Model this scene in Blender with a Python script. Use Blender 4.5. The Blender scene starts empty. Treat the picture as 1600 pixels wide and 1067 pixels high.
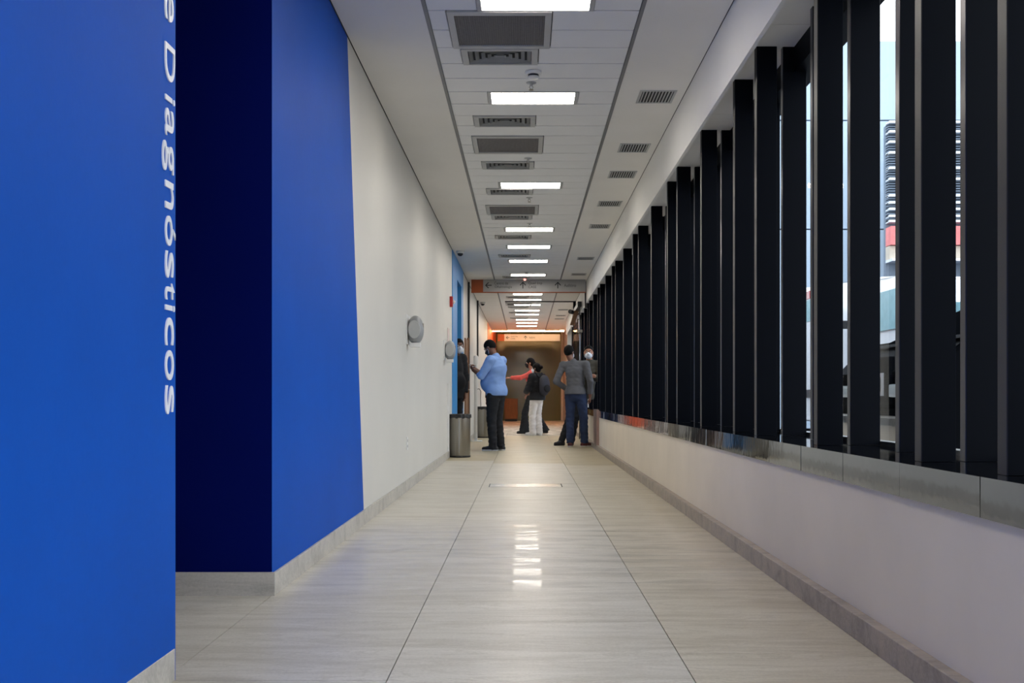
import bpy, bmesh, math, random
import numpy as np
from mathutils import Vector, Matrix, Euler
random.seed(7); np.random.seed(7)
C = bpy.context.scene.collection
SC = bpy.context.scene
EYE = 0.846                       # camera height
CEIL = 3.055                      # ceiling height
PI = math.pi

# ------------------------------------------------------------------ camera, sky, exposure
cam = bpy.data.cameras.new('camera'); cam_o = bpy.data.objects.new('camera', cam); C.objects.link(cam_o)
cam_o.location = (0, 0, EYE); cam_o.rotation_euler = (PI/2, 0, 0)
cam.sensor_width = 36; cam.lens = 1700/1600*36
cam.shift_x = -20/1600; cam.shift_y = 88.5/1600
cam.clip_start = 0.05; cam.clip_end = 300
SC.camera = cam_o
SC.view_settings.view_transform = 'Standard'; SC.view_settings.look = 'None'
SC.view_settings.gamma = 1; SC.view_settings.use_curve_mapping = False
SC.view_settings.exposure = 0.37
LUM = 19.0                         # ceiling luminaire panels
world = bpy.data.worlds.new('sky'); SC.world = world; world.use_nodes = True
wn = world.node_tree.nodes; wl = world.node_tree.links
wb = wn['Background']; wb.inputs['Strength'].default_value = 2.6
tc = wn.new('ShaderNodeTexCoord'); sx = wn.new('ShaderNodeSeparateXYZ'); rp = wn.new('ShaderNodeValToRGB')
wl.new(tc.outputs['Generated'], sx.inputs[0]); wl.new(sx.outputs['Z'], rp.inputs[0]); wl.new(rp.outputs[0], wb.inputs['Color'])
rp.color_ramp.elements[0].position = 0.0; rp.color_ramp.elements[0].color = (0.80, 0.84, 0.87, 1)
rp.color_ramp.elements[1].position = 0.5; rp.color_ramp.elements[1].color = (0.78, 0.86, 0.96, 1)

# ------------------------------------------------------------------ helpers: materials
def srgb(r, g, b):
    f = lambda c: (c/255/12.92) if c/255 <= 0.04045 else ((c/255+0.055)/1.055)**2.4
    return (f(r), f(g), f(b), 1.0)
def mat(name, col, rough=0.5, metal=0.0, var=0.08, scale=8.0, bump=0.0, bscale=60.0, stretch=(1, 1, 1), spec=0.5, coat=0.0):
    m = bpy.data.materials.new(name); m.use_nodes = True
    nt = m.node_tree; N = nt.nodes; L = nt.links; b = N['Principled BSDF']
    b.inputs['Roughness'].default_value = rough; b.inputs['Metallic'].default_value = metal
    b.inputs['Specular IOR Level'].default_value = spec
    if coat: b.inputs['Coat Weight'].default_value = coat; b.inputs['Coat Roughness'].default_value = 0.08
    tcn = N.new('ShaderNodeTexCoord'); mp = N.new('ShaderNodeMapping'); mp.inputs['Scale'].default_value = stretch
    L.new(tcn.outputs['Object'], mp.inputs[0])
    ns = N.new('ShaderNodeTexNoise'); ns.inputs['Scale'].default_value = scale; ns.inputs['Detail'].default_value = 5
    L.new(mp.outputs[0], ns.inputs['Vector'])
    cr = N.new('ShaderNodeValToRGB')
    e = cr.color_ramp.elements
    e[0].position = 0.3; e[1].position = 0.7
    e[0].color = tuple(c*(1-var) for c in col[:3]) + (1,); e[1].color = tuple(min(1, c*(1+var)) for c in col[:3]) + (1,)
    L.new(ns.outputs['Fac'], cr.inputs[0]); L.new(cr.outputs[0], b.inputs['Base Color'])
    if bump:
        n2 = N.new('ShaderNodeTexNoise'); n2.inputs['Scale'].default_value = bscale; n2.inputs['Detail'].default_value = 3
        L.new(mp.outputs[0], n2.inputs['Vector'])
        bp = N.new('ShaderNodeBump'); bp.inputs['Strength'].default_value = bump; bp.inputs['Distance'].default_value = 0.01
        L.new(n2.outputs['Fac'], bp.inputs['Height']); L.new(bp.outputs[0], b.inputs['Normal'])
    return m
def emit(name, col, strength):
    m = bpy.data.materials.new(name); m.use_nodes = True
    b = m.node_tree.nodes['Principled BSDF']
    b.inputs['Base Color'].default_value = (0.8, 0.8, 0.8, 1)
    b.inputs['Emission Color'].default_value = col; b.inputs['Emission Strength'].default_value = strength
    return m
def glass(name, tint=(1, 1, 1, 1), gloss=0.05):
    m = bpy.data.materials.new(name); m.use_nodes = True
    nt = m.node_tree; N = nt.nodes; L = nt.links; N.remove(N['Principled BSDF'])
    t = N.new('ShaderNodeBsdfTransparent'); t.inputs[0].default_value = tint
    g = N.new('ShaderNodeBsdfGlossy'); g.inputs['Roughness'].default_value = 0.02
    lw = N.new('ShaderNodeLayerWeight'); lw.inputs['Blend'].default_value = 0.25
    ml = N.new('ShaderNodeMath'); ml.operation = 'MULTIPLY'; ml.inputs[1].default_value = gloss*6
    L.new(lw.outputs['Fresnel'], ml.inputs[0])
    mx = N.new('ShaderNodeMixShader'); L.new(ml.outputs[0], mx.inputs[0]); L.new(t.outputs[0], mx.inputs[1]); L.new(g.outputs[0], mx.inputs[2])
    L.new(mx.outputs[0], N['Material Output'].inputs[0])
    return m

def stone(name, col, dark, warm, rough=0.25, vein=1.0, polish=0.12):
    """beige travertine-like stone, veins running across the corridor"""
    m = bpy.data.materials.new(name); m.use_nodes = True
    nt = m.node_tree; N = nt.nodes; L = nt.links; b = N['Principled BSDF']
    geo = N.new('ShaderNodeNewGeometry'); mp = N.new('ShaderNodeMapping'); mp.inputs['Scale'].default_value = (0.9, 6.0, 6.0)
    L.new(geo.outputs['Position'], mp.inputs[0])
    n1 = N.new('ShaderNodeTexNoise'); n1.inputs['Scale'].default_value = 1.6; n1.inputs['Detail'].default_value = 8; n1.inputs['Roughness'].default_value = 0.65
    n1.inputs['Distortion'].default_value = 0.6
    L.new(mp.outputs[0], n1.inputs['Vector'])
    cr = N.new('ShaderNodeValToRGB'); e = cr.color_ramp.elements
    e[0].position = 0.25; e[0].color = dark; e[1].position = 0.5; e[1].color = col
    x = e.new(0.7); x.color = warm
    L.new(n1.outputs['Fac'], cr.inputs[0])
    # thin dark veins
    mp2 = N.new('ShaderNodeMapping'); mp2.inputs['Scale'].default_value = (0.7, 3.5, 3.5); L.new(geo.outputs['Position'], mp2.inputs[0])
    n2 = N.new('ShaderNodeTexNoise'); n2.inputs['Scale'].default_value = 2.3; n2.inputs['Detail'].default_value = 9; n2.inputs['Roughness'].default_value = 0.7
    n2.inputs['Distortion'].default_value = 1.2
    L.new(mp2.outputs[0], n2.inputs['Vector'])
    vr = N.new('ShaderNodeValToRGB'); v = vr.color_ramp.elements
    v[0].position = 0.47; v[0].color = (0, 0, 0, 1); v[1].position = 0.53; v[1].color = (0, 0, 0, 1)
    c = v.new(0.5); c.color = (0.55*vein, 0.55*vein, 0.55*vein, 1)
    L.new(n2.outputs['Fac'], vr.inputs[0])
    mx = N.new('ShaderNodeMixRGB'); mx.inputs['Color2'].default_value = dark
    L.new(vr.outputs[0], mx.inputs['Fac']); L.new(cr.outputs[0], mx.inputs['Color1'])
    # fine grain
    n3 = N.new('ShaderNodeTexNoise'); n3.inputs['Scale'].default_value = 90; n3.inputs['Detail'].default_value = 4
    L.new(geo.outputs['Position'], n3.inputs['Vector'])
    gr = N.new('ShaderNodeMapRange'); gr.inputs['To Min'].default_value = 0.82; gr.inputs['To Max'].default_value = 1.18
    L.new(n3.outputs['Fac'], gr.inputs['Value'])
    mm = N.new('ShaderNodeMixRGB'); mm.blend_type = 'MULTIPLY'; mm.inputs['Fac'].default_value = 1
    L.new(mx.outputs[0], mm.inputs['Color1']); L.new(gr.outputs[0], mm.inputs['Color2'])
    L.new(mm.outputs[0], b.inputs['Base Color'])
    rr = N.new('ShaderNodeMapRange'); rr.inputs['To Min'].default_value = rough-polish; rr.inputs['To Max'].default_value = rough+polish
    n4 = N.new('ShaderNodeTexNoise'); n4.inputs['Scale'].default_value = 2.5; n4.inputs['Detail'].default_value = 6
    L.new(geo.outputs['Position'], n4.inputs['Vector']); L.new(n4.outputs['Fac'], rr.inputs['Value']); L.new(rr.outputs[0], b.inputs['Roughness'])
    n5 = N.new('ShaderNodeTexNoise'); n5.inputs['Scale'].default_value = 1.1; n5.inputs['Detail'].default_value = 7; n5.inputs['Roughness'].default_value = 0.6
    mp5 = N.new('ShaderNodeMapping'); mp5.inputs['Scale'].default_value = (1.6, 6.5, 1.0); mp5.inputs['Location'].default_value = (3.1, 0.9, 0)
    L.new(geo.outputs['Position'], mp5.inputs[0]); L.new(mp5.outputs[0], n5.inputs['Vector'])
    cw = N.new('ShaderNodeMapRange'); cw.inputs['From Min'].default_value = 0.49; cw.inputs['From Max'].default_value = 0.60; cw.inputs['To Max'].default_value = 0.35*vein
    sy = N.new('ShaderNodeSeparateXYZ'); L.new(geo.outputs['Position'], sy.inputs[0])     # worn, polished stretch of the walkway
    fy = N.new('ShaderNodeFloatCurve'); my = N.new('ShaderNodeMapRange'); my.inputs['From Max'].default_value = 12.0; L.new(sy.outputs['Y'], my.inputs['Value'])
    cv_ = fy.mapping.curves[0]; cv_.points[0].location = (0, 0); cv_.points[1].location = (1, 0)
    for px_, pv in ((0.37, 0), (0.42, 1), (0.57, 1), (0.63, 0)): cv_.points.new(px_, pv)
    fy.mapping.update(); L.new(my.outputs[0], fy.inputs['Value'])
    mc = N.new('ShaderNodeMath'); mc.operation = 'MULTIPLY'; L.new(cw.outputs[0], mc.inputs[0]); L.new(fy.outputs[0], mc.inputs[1])
    L.new(n5.outputs['Fac'], cw.inputs['Value']); L.new(mc.outputs[0], b.inputs['Coat Weight']); b.inputs['Coat Roughness'].default_value = 0.05
    bp = N.new('ShaderNodeBump'); bp.inputs['Strength'].default_value = 0.02; bp.inputs['Distance'].default_value = 0.01
    L.new(n4.outputs['Fac'], bp.inputs['Height']); L.new(bp.outputs[0], b.inputs['Normal'])
    return m

M = {}
M['ceiling'] = mat('ceiling_plaster', srgb(228, 226, 222), 0.75, var=0.02, scale=2)
M['tile'] = mat('ceiling_tile_paint', srgb(230, 231, 232), 0.6, var=0.02, scale=3, bump=0.03, bscale=200)
M['trim'] = mat('grey_trim', srgb(120, 121, 124), 0.5, var=0.04)
M['gap'] = mat('shadow_gap', srgb(40, 40, 42), 0.8)
M['wall'] = mat('white_wall_paint', srgb(210, 208, 202), 0.5, var=0.03, scale=1.2, bump=0.04, bscale=40)
M['wallr'] = mat('white_low_wall_paint', srgb(232, 220, 204), 0.6, var=0.05, scale=1.5, bump=0.05, bscale=25)
M['blue'] = mat('blue_wall_paint', srgb(10, 80, 180), 0.55, var=0.06, scale=1.5, bump=0.05, bscale=30, spec=0.07)
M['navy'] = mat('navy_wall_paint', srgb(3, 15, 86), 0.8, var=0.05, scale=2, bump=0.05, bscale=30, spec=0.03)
M['azure'] = mat('azure_portal_paint', srgb(48, 138, 205), 0.45, var=0.03)
M['orange'] = mat('orange_wall_paint', srgb(226, 92, 30), 0.5, var=0.05)
M['olive'] = mat('olive_glass_wall', srgb(100, 100, 52), 0.12, var=0.08, scale=0.8, spec=0.6)
M['stone'] = stone('floor_stone', srgb(200, 194, 181), srgb(176, 168, 152), srgb(212, 206, 194), 0.40)
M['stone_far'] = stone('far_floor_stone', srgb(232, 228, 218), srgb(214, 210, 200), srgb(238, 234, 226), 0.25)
M['stone_warm'] = stone('warm_floor_stone', srgb(201, 192, 173), srgb(174, 162, 140), srgb(213, 205, 188), 0.40)
M['stone_tan'] = stone('tan_floor_stone', srgb(182, 170, 142), srgb(160, 146, 118), srgb(192, 182, 156), 0.42)
M['skirt_right'] = stone('brown_baseboard_stone', srgb(168, 156, 144), srgb(130, 120, 110), srgb(180, 166, 150), 0.5, 0.6, 0.05)
M['joint'] = mat('floor_joint', srgb(120, 112, 100), 0.8)
M['skirt'] = stone('baseboard_stone', srgb(186, 182, 174), srgb(150, 146, 138), srgb(196, 190, 180), 0.45, 0.6, 0.05)
M['fin'] = mat('black_fin_metal', srgb(11, 14, 20), 0.45, var=0.06, scale=2, spec=0.04)
M['finedge'] = mat('fin_edge_metal', srgb(76, 74, 79), 0.3, 0.8, var=0.05)
M['finedge_dark'] = mat('fin_dark_edge_metal', srgb(36, 33, 33), 0.4, 0.2, var=0.05)
M['chrome'] = mat('brushed_sill_steel', srgb(122, 125, 131), 0.06, 1.0, var=0.08, scale=1.5, bump=0.10, bscale=6)
M['darkmirror'] = mat('polished_dark_sill', srgb(66, 70, 80), 0.05, 1.0, var=0.05, scale=1.5)
M['steel'] = mat('brushed_steel', srgb(150, 146, 138), 0.3, 1.0, var=0.08, scale=3, stretch=(20, 20, 1))
M['black'] = mat('black_plastic', srgb(24, 24, 26), 0.4, var=0.1)
M['white'] = mat('white_plastic', srgb(225, 225, 224), 0.4, var=0.03)
M['grey'] = mat('grey_plastic', srgb(150, 152, 154), 0.35, var=0.05)
M['greypaint'] = mat('grey_metal_paint', srgb(176, 178, 178), 0.45, var=0.04)
M['mesh'] = mat('dark_filter_mesh', srgb(96, 94, 96), 0.6, var=0.1, scale=40)
M['dark'] = mat('duct_dark', srgb(30, 31, 33), 0.8)
M['red'] = mat('red_alarm_plastic', srgb(170, 24, 30), 0.4)
M['brownwood'] = mat('brown_wood', srgb(122, 84, 52), 0.5, var=0.15, scale=5, stretch=(8, 8, 1))
M['letter'] = mat('white_letter_acrylic', srgb(232, 234, 240), 0.4, var=0.01)
M['signgrey'] = mat('sign_grey_panel', srgb(152, 151, 150), 0.45, var=0.02)
M['signorange'] = mat('sign_orange_panel', srgb(150, 70, 20), 0.5, var=0.04)
M['ink'] = mat('sign_ink', srgb(44, 46, 48), 0.6)
M['window'] = glass('window_glass', gloss=0.02)
M['lum'] = emit('luminaire_diffuser', (1.0, 0.93, 0.83, 1), LUM)
M['neon'] = emit('warm_cove_light', (1.0, 0.60, 0.26, 1), 34.0)
M['led'] = emit('red_indicator', (1.0, 0.12, 0.08, 1), 2.5)
M['asphalt'] = mat('asphalt', srgb(96, 98, 104), 0.8, var=0.15, scale=5, bump=0.3)
M['facade'] = mat('pale_blue_facade', srgb(178, 198, 216), 0.7, var=0.03, scale=0.5)
M['slatgrey'] = mat('grey_slats', srgb(104, 118, 134), 0.6, var=0.1)
M['awning'] = mat('red_awning', srgb(222, 130, 128), 0.7, var=0.1)
M['beige'] = mat('beige_facade', srgb(196, 186, 170), 0.7)
M['vanwhite'] = mat('van_white_paint', srgb(225, 232, 240), 0.25, var=0.02, coat=0.5)
M['carblack'] = mat('car_black_paint', srgb(8, 10, 14), 0.6, var=0.1, spec=0.03)
M['carglass'] = mat('car_window_glass', srgb(128, 168, 178), 0.35, var=0.1, spec=0.1)
M['taillight'] = mat('tail_light_red', srgb(150, 20, 30), 0.2)
M['headlight'] = mat('head_light_lens', srgb(200, 214, 220), 0.15)
M['plate'] = mat('licence_plate', srgb(205, 210, 214), 0.4)
M['tyre'] = mat('tyre_rubber', srgb(28, 28, 30), 0.8)

# ------------------------------------------------------------------ helpers: meshes and objects
def add_box(bm, x0, x1, y0, y1, z0, z1, mi=0):
    vs = [bm.verts.new(p) for p in ((x0,y0,z0),(x1,y0,z0),(x1,y1,z0),(x0,y1,z0),(x0,y0,z1),(x1,y0,z1),(x1,y1,z1),(x0,y1,z1))]
    for f in ((0,3,2,1),(4,5,6,7),(0,1,5,4),(1,2,6,5),(2,3,7,6),(3,0,4,7)):
        bm.faces.new([vs[i] for i in f]).material_index = mi
def bevel(bm, w, seg=2):
    bmesh.ops.bevel(bm, geom=list(bm.edges), offset=w, segments=seg, affect='EDGES', profile=0.7)
def frame_of(d):
    d = Vector(d).normalized(); a = Vector((0, 0, 1)) if abs(d.z) < 0.9 else Vector((1, 0, 0))
    u = d.cross(a).normalized(); return u, d.cross(u).normalized()
def add_tube(bm, pts, r, n=10, mi=0, cap=True):
    rs = r if isinstance(r, (list, tuple)) else [r]*len(pts)
    rings = []
    for i, p in enumerate(pts):
        d = Vector(pts[min(i+1, len(pts)-1)]) - Vector(pts[max(i-1, 0)])
        u, v = frame_of(d)
        rings.append([bm.verts.new(Vector(p) + rs[i]*(math.cos(2*PI*k/n)*u + math.sin(2*PI*k/n)*v)) for k in range(n)])
    for a, b in zip(rings, rings[1:]):
        for k in range(n):
            f = bm.faces.new((a[k], a[(k+1) % n], b[(k+1) % n], b[k])); f.smooth = True; f.material_index = mi
    if cap:
        for rg in (rings[0], rings[-1]): bm.faces.new(rg).material_index = mi
def add_lathe(bm, prof, n=32, cx=0, cy=0, mi=0, sxy=(1, 1), capends=True):
    rings = [[bm.verts.new((cx + r*sxy[0]*math.cos(2*PI*k/n), cy + r*sxy[1]*math.sin(2*PI*k/n), z)) for k in range(n)] for r, z in prof]
    for a, b in zip(rings, rings[1:]):
        for k in range(n):
            f = bm.faces.new((a[k], a[(k+1) % n], b[(k+1) % n], b[k])); f.smooth = True; f.material_index = mi
    if capends:
        for rg in (rings[0], rings[-1]):
            try: bm.faces.new(rg)
            except ValueError: pass
def me_of(name, bm, mats):
    bmesh.ops.recalc_face_normals(bm, faces=bm.faces)
    me = bpy.data.meshes.new(name); bm.to_mesh(me); bm.free()
    for m in (mats if isinstance(mats, (list, tuple)) else [mats]): me.materials.append(m)
    return me
def link(name, me, parent=None, loc=(0, 0, 0), rot=(0, 0, 0)):
    o = bpy.data.objects.new(name, me); C.objects.link(o)
    if parent is not None: o.parent = parent
    o.location = loc; o.rotation_euler = rot
    return o
def obj(name, bm, mats, parent=None, loc=(0, 0, 0), rot=(0, 0, 0)):
    return link(name, me_of(name, bm, mats), parent, loc, rot)
def box(name, m, parent, x0, x1, y0, y1, z0, z1, bev=0.0):
    bm = bmesh.new(); add_box(bm, x0, x1, y0, y1, z0, z1)
    if bev: bevel(bm, bev)
    return obj(name, bm, m, parent)
def tag(o, label, cat, group=None):
    o['label'] = label; o['category'] = cat
    if group: o['group'] = group
    return o
def thing(name, label, cat, loc=(0, 0, 0), rotz=0, group=None):
    o = bpy.data.objects.new(name, None); C.objects.link(o); o.location = loc; o.rotation_euler = (0, 0, rotz)
    return tag(o, label, cat, group)
def struct(o): o['kind'] = 'structure'; return o
def struct_empty(name, loc=(0, 0, 0)):
    o = bpy.data.objects.new(name, None); C.objects.link(o); o.location = loc; return struct(o)
def dup(root, loc, label=None, rotz=None):
    r = root.copy(); C.objects.link(r); r.location = loc
    if rotz is not None: r.rotation_euler = (0, 0, rotz)
    if label: r['label'] = label
    for ch in list(root.children):
        c = ch.copy(); C.objects.link(c); c.parent = r
        for g in list(ch.children):
            d = g.copy(); C.objects.link(d); d.parent = c
    return r
def text_mesh(ch, depth=0.0):
    cu = bpy.data.curves.new('t', 'FONT'); cu.body = ch; cu.size = 1.0; cu.extrude = depth; cu.resolution_u = 6
    to = bpy.data.objects.new('t', cu); C.objects.link(to)
    bpy.context.view_layer.update()
    me = bpy.data.meshes.new_from_object(to.evaluated_get(bpy.context.evaluated_depsgraph_get()))
    bpy.data.objects.remove(to); bpy.data.curves.remove(cu)
    return me
def fit_text(name, body, m, parent, origin, right, up, x_ext, y_ext, depth=0.002):
    """text scaled so that its outline spans x_ext along right and y_ext along up, starting at origin"""
    me = text_mesh(body, 0.5)
    v = np.zeros(len(me.vertices)*3); me.vertices.foreach_get('co', v); v = v.reshape(-1, 3)
    lo = v.min(0); hi = v.max(0)
    u = (v-lo)/(hi-lo+1e-9)
    R = np.array(right, float); U = np.array(up, float); Nn = np.cross(R, U)
    w = np.array(origin, float) + u[:, :1]*x_ext*R + u[:, 1:2]*y_ext*U + u[:, 2:3]*depth*Nn
    me.vertices.foreach_set('co', w.ravel().astype(np.float32)); me.update()
    me.materials.clear(); me.materials.append(m); me.name = name
    return link(name, me, parent)

# ------------------------------------------------------------------ floor
Y0, Y1 = -2.2, 41.0
fl = struct(box('floor', M['joint'], None, -4.0, 1.62, Y0, Y1, -0.12, -0.012))
JL, JR = -0.4135, 0.5086
def slab(x0, x1, y0, y1, m):
    g = 0.0018
    if m is M['stone']:
        if y0 > 13.5: m = M['stone_tan']
        elif x0 >= JR: m = M['stone_warm']
    bm = bmesh.new(); add_box(bm, x0+g, x1-g, y0+g, y1-g, -0.012, 0.0)
    return obj('stone_slab', bm, m, fl)
def strip(x0, x1, cuts, m):
    for a, b in zip(cuts, cuts[1:]): slab(x0, x1, a, b, m)
HY = (10.36, 10.75)                       # floor hatch
cc = [Y0, -0.86, 0.80, 2.46, 4.12, 5.78, 7.45, 9.1, HY[0]]
strip(JL, JR, cc, M['stone'])
slab(JL, -0.345, HY[0], HY[1], M['stone']); slab(0.36, JR, HY[0], HY[1], M['stone'])
strip(JL, JR, [HY[1], 12.4, 14.1, 15.8, 17.5, 19.2, 20.9, 22.7, 24.5], M['stone'])
strip(-1.085, JL, [Y0, 0, 1.66, 3.26, 4.67, 6.3, 7.95, 9.6, 11.3, 13.0, 14.7, 16.4, 18.1, 19.8, 21.5, 23.1, 24.5], M['stone'])
strip(JR, 1.2, [Y0, -1.4, 0.3, 1.95, 3.6, 5.25, 6.9, 8.6, 10.3, 12.0, 13.7, 15.4, 17.1, 18.8, 20.5, 22.2, 24.5], M['stone'])
for a, b in ((-4.0, -2.5), (-2.5, -1.085)): slab(a, b, 3.26, 4.67, M['stone'])
for a, b in ((-3.0, -1.085),): slab(a, b, 17.3, 18.4, M['stone'])
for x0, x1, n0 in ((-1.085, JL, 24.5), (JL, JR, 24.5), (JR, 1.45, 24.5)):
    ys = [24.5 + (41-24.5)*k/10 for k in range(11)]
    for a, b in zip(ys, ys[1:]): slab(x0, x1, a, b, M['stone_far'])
t = thing('floor_hatch', 'flush stone access hatch with thin dark joint in the middle of the floor', 'hatch', (0.0075, 10.555, 0))
box('hatch_lid', M['stone_far'], t, -0.345, 0.345, -0.185, 0.185, -0.012, 0.001)
for s in (-1, 1): box('lid_edge', M['gap'], t, s*0.349-0.003, s*0.349+0.003, -0.188, 0.188, -0.012, 0.002)

# ------------------------------------------------------------------ walls on the left
def wall_mesh(name, quads, mats, parent=None):
    bm = bmesh.new()
    for q, mi in quads:
        bm.faces.new([bm.verts.new(p) for p in q]).material_index = mi
    bmesh.ops.remove_doubles(bm, verts=bm.verts, dist=1e-5)
    return obj(name, bm, mats, parent)
T = CEIL
wn_ = struct_empty('wall_near')
bm = bmesh.new(); add_box(bm, -1.25, -1.05, Y0, 3.27, 0, T); add_box(bm, -4.0, -1.25, 3.07, 3.27, 0, T)
obj('blue_wall', bm, M['blue'], wn_)
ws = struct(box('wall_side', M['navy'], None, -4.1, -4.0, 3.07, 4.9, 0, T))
# the wall_left runs on from the recess: dark blue end, bright blue field with slanting edge, white beyond
wl_ = struct_empty('wall_left')
X = -1.085
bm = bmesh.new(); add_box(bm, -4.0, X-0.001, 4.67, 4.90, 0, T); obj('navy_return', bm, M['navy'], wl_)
# thick prism fields
def prism_yz(name, poly, x0, x1, m, parent):
    bm = bmesh.new()
    a = [bm.verts.new((x0, y, z)) for y, z in poly]; b = [bm.verts.new((x1, y, z)) for y, z in poly]
    bm.faces.new(a); bm.faces.new(list(reversed(b)))
    n = len(poly)
    for i in range(n): bm.faces.new((a[i], b[i], b[(i+1) % n], a[(i+1) % n]))
    return obj(name, bm, m, parent)
prism_yz('blue_field', [(4.671, 0), (7.35, 0), (6.65, T), (4.671, T)], -1.285, X, M['blue'], wl_)
prism_yz('white_field', [(7.35, 0), (16.2, 0), (16.2, T), (6.65, T)], -1.285, X, M['wall'], wl_)
# azure door portal
dp = struct_empty('door_1')
for a, b, z0, z1 in ((16.2, 17.3, 0, T), (18.4, 19.0, 0, T), (17.3, 18.4, 2.73, T)):
    box('portal_panel', M['azure'], dp, -1.32, X+0.012, a, b, z0, z1)
box('inner_wall', M['azure'], dp, -3.1, -3.0, 16.5, 19.2, 0, T)
box('inner_side', M['azure'], dp, -3.0, -1.321, 16.6, 16.7, 0, T)
box('inner_side', M['azure'], dp, -3.0, -1.321, 19.0, 19.1, 0, T)
# white wall past the portal, wooden door, posts
wf = struct_empty('wall_left')
box('white_panel', M['wall'], wf, -1.285, X, 19.0, 20.7, 0, T)
ys = [20.8, 21.7, 22.6, 23.5, 24.6]
for a, b in zip(ys, ys[1:]): box('white_panel', M['wall'], wf, -1.285, X, a+0.006, b-0.006, 0, T)
ys = [24.75, 26.1, 27.5, 28.9, 30.3, 31.6]
for a, b in zip(ys, ys[1:]): box('white_panel', M['wall'], wf, -1.285, X, a+0.006, b-0.006, 0, T)
for a, b in ((31.6, 33.6), (33.65, 35.58), (35.62, 38.5), (38.55, 41.0)): box('orange_panel', M['orange'], wf, -1.285, X+0.01, a, b, 0, 3.4 if a > 35.6 else T)
d2 = struct_empty('door_2')
box('door_leaf', M['brownwood'], d2, X, X+0.02, 19.55, 20.45, 0.0, 1.93)
box('door_frame', M['brownwood'], d2, X, X+0.035, 20.45, 20.52, 0.0, 1.98)
bm = bmesh.new(); add_tube(bm, [(X+0.02, 19.7, 1.0), (X+0.07, 19.7, 1.0), (X+0.07, 19.85, 1.0)], 0.01); obj('door_handle', bm, M['steel'], d2)
struct(box('trim_1', M['black'], None, -1.285, -1.05, 20.7, 20.8, 0, T))
struct(box('trim_2', M['black'], None, -1.285, -1.05, 24.62, 24.72, 1.79, T))
# end wall
we = struct_empty('wall_end')
for a, b in ((-1.09, 0.0), (0.004, 1.06), (1.064, 1.36)):
    box('glass_panel', M['olive'], we, a, b, 41.0, 41.05, 0, 3.4)
box('backing_wall', M['brownwood'], we, -1.09, 1.46, 41.06, 41.12, 0, 3.4)
box('white_pillar', M['wall'], we, 1.36, 1.46, 40.9, 41.05, 0, 3.4)
# baseboards
def baseboard(name, x0, x1, cuts, h=0.096, m=None):
    r = struct_empty(name)
    for a, b in zip(cuts, cuts[1:]):
        bm = bmesh.new(); add_box(bm, x0, x1, a+0.001, b-0.001, 0, h); bevel(bm, 0.002, 1)
        obj('baseboard_stone', bm, m or M['skirt'], r)
    return r
baseboard('baseboard_near', -1.06, -1.048, [Y0, -1.4, 0.1, 1.7, 3.262])
bl = baseboard('baseboard_left', -1.085, -1.070, [4.66, 6.3, 7.95, 9.6, 11.3, 13.0, 14.6, 16.2])
box('baseboard_stone', M['skirt'], bl, -4.0, -1.0705, 4.655, 4.67, 0, 0.1)
baseboard('baseboard_far', -1.085, -1.070, [19.0, 20.7, 22.5, 24.6, 26.5, 28.9, 31.6])

# ------------------------------------------------------------------ right side: low wall, sill, louvred glazing, bulkhead
ZS = 0.641
struct(box('wall_right', M['wallr'], None, 1.20, 1.62, Y0, 30.7, 0, 0.634))
baseboard('baseboard_right', 1.158, 1.2, [Y0, -1.1, 0.55, 2.2, 3.85, 5.5, 7.15, 8.8, 10.5, 12.2, 13.9, 15.6, 17.3, 19.5, 21.5, 24.5, 30.7], 0.087, M['skirt_right'])
w1 = struct_empty('window_1')
sill = bpy.data.objects.new('window_sill', None); C.objects.link(sill); sill.parent = w1
g0 = 2.84
pm = me_of('sill_panel', (lambda b: (add_box(b, -0.010, 0.0, 0.0015, 0.6125, -0.107, 0.0), b)[1])(bmesh.new()), M['chrome'])
tm = me_of('sill_top', (lambda b: (add_box(b, 0.0, 0.42, 0.0006, 0.6144, -0.006, 0.0), b)[1])(bmesh.new()), M['darkmirror'])
for k in range(-8, 46):
    y = g0 + 0.615*k
    p = link('sill_panel', pm, sill, (1.199 + random.uniform(-0.0015, 0.0015), y, ZS), (0, random.uniform(-0.006, 0.006), random.uniform(-0.004, 0.004)))
    link('sill_top', tm, sill, (1.199, y, ZS))
ZF = EYE + 1.93
def finmesh(w, edge_m, th):
    bm = bmesh.new(); add_box(bm, 0.0, w, -th, 0, ZS+0.001, ZF, 0)
    bmesh.ops.bevel(bm, geom=[e for e in bm.edges if abs(e.verts[0].co.z-e.verts[1].co.z) > 1], offset=0.0025, segments=1, affect='EDGES')
    for f in bm.faces:
        if f.calc_center_median().x < 0.006 and abs(f.normal.x) > 0.5: f.material_index = 1
    return me_of('louver_fin', bm, [M['fin'], edge_m])
outer = finmesh(0.131, M['finedge'], 0.046); inner = finmesh(0.112, M['finedge_dark'], 0.06)
for k in range(-8, 45):
    y = 2.90 + 0.62*k
    if y > 30.5: break
    link('outer_louver_fin', outer, w1, (1.417, y+0.023, 0))
    if k % 5 in (0, 1, 3): link('inner_louver_fin', inner, w1, (1.272, y+0.03, 0))
for k in range(0, 14):
    y = Y0 + k*2.35
    box('glass_pane', M['window'], w1, 1.566, 1.574, y+0.01, y+2.34, ZS+0.02, EYE+1.80)
box('window_header', M['fin'], w1, 1.48, 1.62, Y0, 30.7, EYE+1.79, ZF)
box('window_bottom_rail', M['steel'], w1, 1.548, 1.60, Y0, 30.7, ZS, ZS+0.018)
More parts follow.
